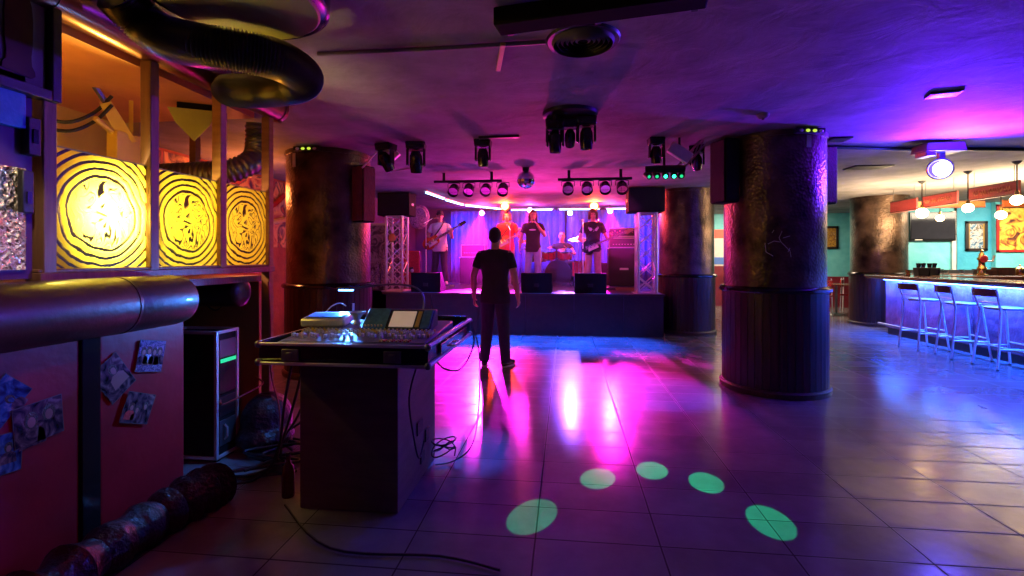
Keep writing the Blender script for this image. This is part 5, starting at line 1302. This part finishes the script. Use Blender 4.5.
MB().box2((BX - .1, 3.2, .985), (BX - .06, 9.4, 1.0)).build('led_strip', 'led_bar', bar, world=True)
bar2 = thing('bar_counter', 'inner back counter of the bar with dark shelf', 'bar counter', (8.0, 11.3, 0))
MB().box2((7.1, 11.3, 0), (11.0, 11.65, .98)).build('carcass', 'wood_dark', bar2, world=True); MB().box2((7.05, 11.25, .98), (11.05, 11.66, 1.04)).build('worktop', 'wood_counter', bar2, world=True, bevel=.01)
MB().box2((7.1, 11.5, 1.04), (9.3, 11.66, 1.12)).build('dark_shelf', 'black_plastic', bar2, world=True)
bar3 = thing('bar_counter', 'end leg of the bar counter running right, low behind the beer tap', 'bar counter', (8.2, 9.6, 0))
MB().box2((6.4, 9.3, 0), (11.5, 9.85, 1.02)).build('carcass', 'bar_stone', bar3, world=True); MB().box2((6.38, 9.25, 1.02), (11.6, 9.9, 1.065)).build('counter_top', 'wood_counter', bar3, world=True, bevel=.01)

# stools: front +X ... local frame: sits facing +Y
def stool():
    t = thing('bar_stool', '', 'bar stool', (0, 0, 0), group='metal bar stools along the bar')
    for s in (-1, 1):
        MB().tube([(s * .19, -.22, 0.0), (s * .165, -.17, .55), (s * .155, -.16, .72), (s * .185, -.23, .98)], .013, 8).build('rear_leg', 'aluminium', t)
        MB().tube([(s * .2, .22, 0.0), (s * .165, .15, .6), (s * .16, .13, .74)], .013, 8).build('front_leg', 'aluminium', t)
        MB().cone((s * .182, -.2, .26), (s * .19, .2, .26), .009, n=8).build('side_rung', 'aluminium', t)
        MB().ell((s * .19, -.22, .008), (.018, .018, .012), 8).build('foot_tip', 'rubber', t); MB().ell((s * .2, .22, .008), (.018, .018, .012), 8).build('foot_tip', 'rubber', t)
    MB().cone((-.185, .19, .3), (.185, .19, .3), .01, n=8).build('foot_rest', 'aluminium', t)
    MB().cone((-.175, -.19, .3), (.175, -.19, .3), .009, n=8).build('rear_rung', 'aluminium', t)
    sr = MB().lathe([(0, .735), (.17, .735), (.188, .745), (.19, .758), (.17, .766), (0, .768)], n=28, mtx=Matrix.Diagonal((1, 1.05, 1, 1))).build('seat', 'steel_dark', t)
    bk = MB()
    n = 8; vs = []; 
    for i in range(n + 1):
        x = -.185 + .37 * i / n; y = -.225 - .03 * (1 - (x / .185) ** 2)
        vs += [(x, y - .008, .9), (x, y + .008, .9), (x, y + .004, .995), (x, y - .012, .995)]
    fs_ = []
    for i in range(n):
        a = i * 4; b_ = a + 4
        for k in range(4): fs_.append((a + k, a + (k + 1) % 4, b_ + (k + 1) % 4, b_ + k))
    fs_ += [(0, 1, 2, 3), (n * 4 + 3, n * 4 + 2, n * 4 + 1, n * 4)]
    bk.add(vs, fs_).build('backrest', 'wood_counter', t)
    MB().cone((-.165, -.185, .82), (.165, -.185, .82), .008, n=8).build('back_rail', 'aluminium', t)
    return t
s0 = stool()
for i, (x, y, a, lab) in enumerate([(5.38, 7.93, -1.5, 'farthest bar stool, nearest the copper column'), (5.45, 7.3, -1.72, 'middle bar stool between the far and near ones'), (5.47, 6.68, -1.6, 'nearest bar stool at the right edge of the picture'), ]):
    if i == 0: s0.location = (x, y, 0); s0.rotation_euler = (0, 0, a); s0['label'] = lab
    else: copy_thing(s0, (x, y, 0), a, lab)

# hanging signs
def sign(y0, y1, x, z0, z1, text, label, horiz=False, m='sign_wood'):
    c = Vector((x, (y0 + y1) / 2, z0)) if not horiz else Vector(((y0 + y1) / 2, x, z0)); L_ = y1 - y0; h = z1 - z0
    t = thing('hanging_sign', label, 'sign', c, rz=-pi / 2 if not horiz else 0, group='reddish wooden boards hung over the bar')
    MB().box((0, 0, h / 2), (L_, .03, h)).build('board', m, t, bevel=.004)
    MB().box((0, -.017, h - .008), (L_, .006, .014)).box((0, -.017, .008), (L_, .006, .014)).build('moulding', 'wood_dark', t)
    for s in (-.4, .4): MB().cone((s * L_, 0, h), (s * L_, 0, ZC - z0), .004, n=6).build('chain', 'steel_dark', t)
    if text:
        for q in range(text):
            x0 = -L_ * .4 + q * L_ * .8 / text; w_ = L_ * .8 / text
            MB().tube([(x0 + w_ * (k / 12) * .8, -.018, h * .5 + h * .2 * sin(k * 1.3 + q * 2.1) * (1 if k % 5 else .3)) for k in range(13)], .005, 5).build('ornate_scroll', 'sign_letter', t)
sign(7.1, 7.9, 6.0, 2.23, 2.42, 5, 'nearest hanging red board with ornate scrollwork over the bar')
sign(8.12, 8.86, 6.0, 2.22, 2.42, 4, 'middle hanging magenta-red board over the bar')
sign(8.98, 9.65, 6.0, 2.21, 2.42, 0, 'farthest hanging red board, against the copper column')
sign(6.2, 7.5, 9.55, 2.29, 2.42, 0, 'orange-red board hung crosswise over the end of the bar, left one', True, 'orange_wood')
sign(7.75, 9.2, 9.5, 2.27, 2.42, 0, 'orange-red board hung crosswise over the end of the bar, right one', True, 'orange_wood')
# pendants
PEND = []
def pendant(u, v, X, label, r=.05):
    p = atX(u, v, X); PEND.append(p)
    t = thing('pendant_lamp', label, 'pendant lamp', (p.x, p.y, ZC), group='warm globe pendants over the bar')
    z = p.z - ZC
    MB().lathe([(0, 0), (.055, 0), (.045, -.02), (.012, -.045), (0, -.045)], n=20).build('ceiling_rose', 'shade_black', t)
    MB().cone((0, 0, z + r + .03), (0, 0, -.04), .008, n=8).build('rod', 'shade_black', t)
    MB().cone((0, 0, z + r * .8), (0, 0, z + r + .05), .03, .02, 12).build('socket', 'brass', t)
    MB().ell((0, 0, z), (r, r, r * .95), 16).build('globe', 'lamp_warm', t)
pendant(1017, 200, 5.84, 'nearest warm globe pendant at the right edge', .07)
pendant(968, 208, 5.8, 'warm globe pendant over the middle of the bar', .068)
pendant(922, 213, 5.8, 'warm globe pendant beside the copper column', .085)
pendant(940, 218, 7.3, 'inner warm globe pendant before the television', .07)
pendant(1001, 215, 7.6, 'inner warm globe pendant before the big red-framed painting', .078)
# television, pictures
tv = thing('television', 'wide flat television on the turquoise wall behind the bar', 'television', (8.3, 11.96, 1.8))
a, b = atY(909, 241, 11.96), atY(955, 212, 11.96)
MB().box2((a.x, 11.93, a.z), (b.x, 11.985, b.z)).build('casing', 'black_gloss', tv, world=True, bevel=.006); MB().box2((a.x + .03, 11.925, a.z + .05), (b.x - .03, 11.932, b.z - .03)).build('screen', 'tv_screen', tv, world=True)
MB().box2((a.x + .1, 11.922, a.z + .015), (a.x + .26, 11.93, a.z + .035)).build('maker_badge', 'off_white', tv, world=True)
def picture(u0, v0, u1, v1, Y, fm, im, label, fw=.04, mat_=None):
    a, b = atY(u0, v1, Y), atY(u1, v0, Y)
    t = thing('framed_picture', label, 'picture', ((a.x + b.x) / 2, Y, a.z))
    MB().box2((a.x, Y - .03, a.z), (a.x + fw, Y, b.z)).box2((b.x - fw, Y - .03, a.z), (b.x, Y, b.z)).box2((a.x, Y - .03, a.z), (b.x, Y, a.z + fw)).box2((a.x, Y - .03, b.z - fw), (b.x, Y, b.z)).build('frame', fm, t, world=True, bevel=.004)
    MB().box2((a.x + fw, Y - .012, a.z + fw), (b.x - fw, Y - .002, b.z - fw)).build('canvas', im, t, world=True)
    if mat_:
        g = fw * 1.5; MB().box2((a.x + fw, Y - .016, a.z + fw), (a.x + g, Y - .012, b.z - fw)).box2((b.x - g, Y - .016, a.z + fw), (b.x - fw, Y - .012, b.z - fw)).build('slip', mat_, t, world=True)
    return t
picture(965, 221, 987, 251, 12.04, 'frame_black', 'painting_small', 'black and gold framed small picture right of the television', .06, 'frame_gold')
picture(996, 204, 1040, 252, 11.93, 'frame_red', 'painting_orange', 'big red-framed orange painting behind the bar', .05)
picture(823, 226, 838, 249, 14.39, 'frame_black', 'painting_gold', 'black-framed golden picture on the far turquoise wall', .06)
# far wall posters right of stage
po = atY(721, 235, 14.38)
ps = thing('wall_poster', 'white and red poster seen between the two columns', 'poster', (po.x, 14.38, 1.0))
MB().box2((po.x - .5, 14.37, .9), (po.x + .5, 14.385, 2.2)).build('paper', 'off_white', ps, world=True); MB().box2((po.x - .5, 14.36, 1.95), (po.x + .1, 14.37, 2.2)).build('red_block', 'poster_red', ps, world=True); MB().box2((po.x - .5, 14.36, 1.2), (po.x + .5, 14.37, 1.4)).build('blue_block', 'poster_blue', ps, world=True)
MB().box2((po.x - .5, 14.36, .62), (po.x + .5, 14.37, 1.15)).build('dark_block', 'dado_red', ps, world=True)
# beer tap
bt_ = atd(953, 272, 9.3)
tp_ = thing('beer_tap', 'ornate brass beer tap with a red medallion on the bar', 'beer tap', (bt_.x, 9.55, 1.065))
MB().lathe([(0, 0), (.1, 0), (.1, .02), (.06, .04), (.05, .1), (.075, .13), (.05, .17), (.045, .26), (.07, .3), (.05, .33), (.04, .38), (.02, .42), (.03, .45), (0, .47)], n=24).build('tower', 'brass', tp_)
MB().ell((0, -.05, .3), (.07, .02, .07)).build('medallion', 'drum_red', tp_); MB().cone((.04, 0, .26), (.16, -.05, .26), .012).build('spout', 'chrome', tp_); MB().cone((.14, -.05, .27), (.16, -.06, .36), .012, .018).build('tap_handle', 'off_white', tp_)
# cup caddies and glasses
for k, (u, w) in enumerate([(921, .0), (932, .0)]):
    p = atY(u, 258, 9.5)
    t = thing('bottle_rack', ['black wire caddy of cutlery cups at the far end of the bar', 'second black caddy right beside the first on the bar'][k], 'caddy', (p.x, 9.5, 1.065), group='black caddies on the bar')
    MB().box((0, 0, .07), (.16, .14, .14), taper=1.15).build('tub', 'black_plastic', t, bevel=.01)
    for j in range(4): MB().cone((-.05 + .035 * j, .02 * (j % 2), .12), (-.06 + .045 * j, .02 * (j % 2), .22), .018, .024, 10).build('cup', 'black_gloss', t)
for k, (u, Y, m, h) in enumerate([(908, 9.45, 'brass', .1), (941, 9.4, 'glass_clear', .12), (946, 9.5, 'glass_clear', .1), (962, 9.45, 'glass_clear', .11)]):
    p = atY(u, 258, Y); t = thing('drinking_glass', ['small amber glass left of the black caddies', 'clear glass left of the beer tap, taller', 'clear glass touching the beer tap', 'clear glass right of the beer tap'][k], 'glass', (p.x, Y, 1.065), group='glasses on the bar')
    MB().lathe([(0, .004), (.028, .004), (.035, h), (.038, h), (.031, 0), (0, 0)], n=20).build('glass_body', m, t)
for k, (u, h) in enumerate([(985, .1), (1003, .13), (1020, .16)]):
    p = atY(u, 258, 9.6); t = thing('beer_mat_box', ['low dark box on the counter end, left of three', 'dark tray box in the middle of the counter end', 'brass-lidded pot at the right end of the counter'][k], 'box', (p.x, 9.6, 1.065))
    if k < 2: MB().box((0, 0, h / 2), (.28, .18, h), taper=.95).build('box_body', 'wood_dark', t, bevel=.01); MB().box((0, 0, h + .006), (.29, .19, .012)).build('lid', 'wood_counter', t)
    else: MB().lathe([(0, 0), (.07, 0), (.08, .05), (.07, .12), (.04, .15), (0, .17)], n=24).build('pot', 'brass', t); MB().ell((0, 0, .18), (.015, .015, .015)).build('knob', 'brass', t)
# far tables behind the column gap
def far_table(x, y, label, c2='leather_seat'):
    t = thing('bistro_table', label, 'table', (x, y, 0)); MB().lathe([(0, .72), (.34, .72), (.35, .735), (.34, .75), (0, .75)], n=28).build('tabletop', 'wood_counter', t); MB().cone((0, 0, .03), (0, 0, .72), .03).build('pedestal', 'steel_dark', t); MB().lathe([(0, 0), (.22, 0), (.2, .02), (.03, .04)], n=24).build('base', 'steel_dark', t)
f1 = atY(836, 258, 12.6); far_table(f1.x, 12.6, 'small round table seen between the columns before the far wall')
def far_chair(x, y, rz, label):
    t = thing('dining_chair', label, 'chair', (x, y, 0), rz)
    for sx in (-1, 1):
        for sy in (-1, 1): MB().cone((sx * .19, sy * .19, 0), (sx * .17, sy * .17, .45 if sy > 0 else .88), .013, n=8).build('leg', 'aluminium', t)
    MB().box((0, 0, .46), (.4, .4, .05)).build('seat', 'drum_red', t, bevel=.015); MB().box((0, -.18, .74), (.38, .03, .2)).build('backrest', 'drum_red', t, bevel=.012)
far_chair(f1.x - .45, 12.4, .8, 'red-seated chair left of the far round table')
far_chair(f1.x + .5, 12.9, -2.2, 'red-seated chair right of the far round table')

# ================================================================== LIGHTS
# back-of-stage lamps: beams out toward the hall
for i, p in enumerate(REAR):
    col = ((.9, .01, .75), (.9, .01, .8), (.25, .08, 1), (.95, .01, .6), (1, .03, .02), (1, .03, .02))[i]
    e = (21000, 9000, 3500, 10000, 3200, 3800)[i]
    light('SPOT', p + Vector((0, -.09, -.015)), col, e, (p.x * .85 + (.1, .1, .5, 0, .1, .1)[i], 7.15 if i < 4 else 6.8, 0), .05, 29 if i < 4 else 22, .9, 'stage_lamp_beam')
    # tight beams through the haze
    if i < 4: light('SPOT', p + Vector((0, -.09, -.015)), ((1, .3, .9), (1, .3, .9), (.8, .5, 1), (.9, .5, 1))[i], 130, p + Vector(((.55, .5, -.75, -.75)[i], -1.2, -1.1)), .03, 13, .5, 'tight_beam')
for p in (REAR[4], REAR[5]):
    light('POINT', p + Vector((0, -.12, -.02)), (1, .06, .01), 240, size=.07, name='red_lamp_glow')
for p in (REAR[0], REAR[1], REAR[3]):
    light('POINT', p + Vector((0, -.12, -.02)), (1, .06, .55), 45, size=.06, name='pink_lamp_glow')
# front par cans on the band
for (u, col, e, tx) in ((454, (.7, .1, 1), 220, -2.7), (486, (1, .08, .5), 220, -1.2), (587, (.7, .1, 1), 220, -.4), (622, (1, .08, .6), 220, .8)):
    p = atY(u, 200, 6.95); light('SPOT', (p.x, 7.03, 2.36), col, e, (tx, 10.8, 1.7), .06, 42, .6, 'par_beam')
for (x, e) in ((-2.6, 380), (-.5, 420), (1.4, 420)):
    light('SPOT', (x, 11.2, 2.5), (.02, .06, 1), e, (x + .1, 12.1, 1.5), .08, 120, 1, 'curtain_wash')
# added pink fill brightening the ceiling over the stage front, no fitting
light('SPOT', (-.6, 8.9, 1.2), (1, .03, .38), 480, (-.5, 8.0, 2.64), .1, 135, 1, 'pink_ceiling_fill')
# blue wash over dance floor from central cluster
for x in (-2.6, -1.5, -.4, .7): light('SPOT', (x, 8.42, 2.5), (.01, .09, 1), 2000, (x, 7.75, 0), .06, 50, .8, 'blue_edge_wash')
light('SPOT', (cc.x, cc.y - .1, 2.25), (.02, .03, 1), 70, (-.1, 2.6, 0), .08, 70, .9, 'blue_wash')
light('SPOT', tuple(atz(656, 136, 2.35)), (.01, .06, 1), 750, (1.0, 5.0, 0), .05, 30, .8, 'blue_wash')
light('SPOT', tuple(atz(483, 140, 2.35)), (.01, .12, 1), 420, (-.8, 3.4, 0), .05, 26, .7, 'blue_wash')
# green dots
for i, (u, v) in enumerate(((533, 515), (598, 478), (652, 470), (706, 482), (770, 521))):
    q = atz(u, v, 0); light('SPOT', GL[i] + Vector((0, -.06, -.06)), (.0, 1, .42), 900, q, .004, 3.9, .12, 'green_beam')
# violet scanner: near ceiling
light('POINT', lenp + dirc * .12, (.05, .03, 1), 70, size=.07, name='violet_lamp')
light('SPOT', tuple(lenp + dirc * .12 + Vector((0, -.1, -.1))), (.1, .006, 1), 2300, tuple(lenp + Vector((.35, -1.3, .75))), .08, 125, .9, 'violet_beam')
light('SPOT', tuple(lenp + Vector((-.12, -.1, -.06))), (.1, .004, 1), 1000, tuple(lenp + Vector((-1.6, -1.6, .75))), .08, 100, 1, 'violet_beam')
# bar warm lamps and added fills
for p in PEND: light('POINT', p, (1, .5, .17), 260, size=.06, name='pendant_glow')
light('AREA', (9.2, 10.4, 2.55), (1, .85, .62), 250, (9.2, 10.9, 0), name='bar_wall_fill', shape=(2.6, 1.2))  # added fill to brighten the turquoise wall, no fitting
light('AREA', (5.2, 13.0, 2.55), (1, .72, .5), 150, (5.2, 13.4, 0), name='far_room_fill', shape=(2.4, 1.2))  # added fill for the far room, no fitting
light('AREA', (BX - .06, 6.5, .975), (.02, .16, 1), 150, (BX - .5, 6.5, 0), name='counter_led', shape=(.05, 6.2)).rotation_euler = (0, R(-8), 0)
# blue lamp on the desk
light('SPOT', gp + Vector((0, 0, -.015)), (.05, .25, 1), 120, (gp.x - .15, gp.y - .7, .9), .03, 160, .8, 'desk_lamp_beam')
# booth
light('SPOT', lpp + Vector((-.02, 0, 0)), (1, .88, .45), 330, lpp + Vector((1, .12, -.02)), .04, 140, .5, 'work_lamp_glow')
light('SPOT', (-2.6, 2.7, 1.62), (1, .8, .25), 44, (-1.6, 2.75, 1.6), .04, 130, .5, 'second_pane_fill')  # added spot to brighten the middle pane
light('SPOT', (-2.7, 3.2, 1.62), (1, .55, .3), 30, (-1.6, 3.25, 1.6), .04, 120, .5, 'third_pane_fill')  # weaker added spot to brighten the farthest pane
light('SPOT', (-2.6, 2.65, 1.95), (1, .66, .14), 45, (-1.6, 1.8, 2.5), .05, 85, .6, 'drum_fill_spot')  # added spot lighting the drum underside and hose from below
light('POINT', (-2.7, 2.0, 2.05), (1, .42, .06), 9, size=.08, name='booth_lamp')
light('POINT', (-3.9, 5.6, 2.2), (1, .25, .06), 36, size=.1, name='mural_lamp')
light('SPOT', (-1.5, 1.15, 2.4), (1, .82, .6), 55, (-2.3, 1.62, 1.62), .03, 26, .6, 'foil_fill_spot')  # added warm spot to make the foil sparkle, no fitting
light('AREA', (6.9, 8.0, 2.2), (1, .72, .4), 360, (6.7, 8.2, 3), name='bar_ceiling_fill', shape=(1.6, 4))  # added upward fill to brighten the ceiling over the bar, no fitting
light('AREA', (BX - .19, 6.5, .99), (.01, .08, 1), 480, (BX - 2, 6.5, 0), name='counter_led_floor', shape=(.05, 6.2)).rotation_euler = (0, R(-25), 0)
light('SPOT', (-.9, 1.0, 2.35), (1, .02, .1), 17, (-2.2, 1.9, .5), .08, 60, .9, 'red_corner_spot')
hz = MB().box2((-3.9, 9.0, SZ + .01), (2.28, 12.0, 2.6)).build('stage_haze', 'black_metal', smooth=False)
hm_ = bpy.data.materials.new('haze'); N, L = nodes_of(hm_); N.remove(N['Principled BSDF'])
vs_ = N.new('ShaderNodeVolumeScatter'); vs_.inputs['Density'].default_value = .013; vs_.inputs['Anisotropy'].default_value = .35
L.new(vs_.outputs[0], N['Material Output'].inputs['Volume']); hz.data.materials.clear(); hz.data.materials.append(hm_)
tag(hz, 'thin coloured haze hanging over the stage and the band', 'haze', kind='stuff')
W = bpy.data.worlds.new('night'); SC.world = W; W.use_nodes = True
W.node_tree.nodes['Background'].inputs[0].default_value = (.02, .01, .03, 1); W.node_tree.nodes['Background'].inputs[1].default_value = .3

# ================================================================== CAMERA
cd = bpy.data.cameras.new('camera'); cam = bpy.data.objects.new('camera', cd); COL.objects.link(cam)
cd.sensor_width = 36; cd.lens = F / 1024 * 36; cd.shift_y = -(288 - 258) / 1024; cd.clip_start = .05
cam.location = (0, 0, CH); cam.rotation_euler = (pi / 2, 0, YAW); SC.camera = cam
SC.view_settings.view_transform = 'Standard'; SC.view_settings.look = 'None'; SC.view_settings.gamma = 1; SC.view_settings.use_curve_mapping = False
SC.view_settings.exposure = 0
SC.cycles.use_denoising = True; SC.cycles.max_bounces = 6; SC.cycles.sample_clamp_indirect = 6; SC.cycles.caustics_reflective = False; SC.cycles.caustics_refractive = False
SC.cycles.use_light_tree = True
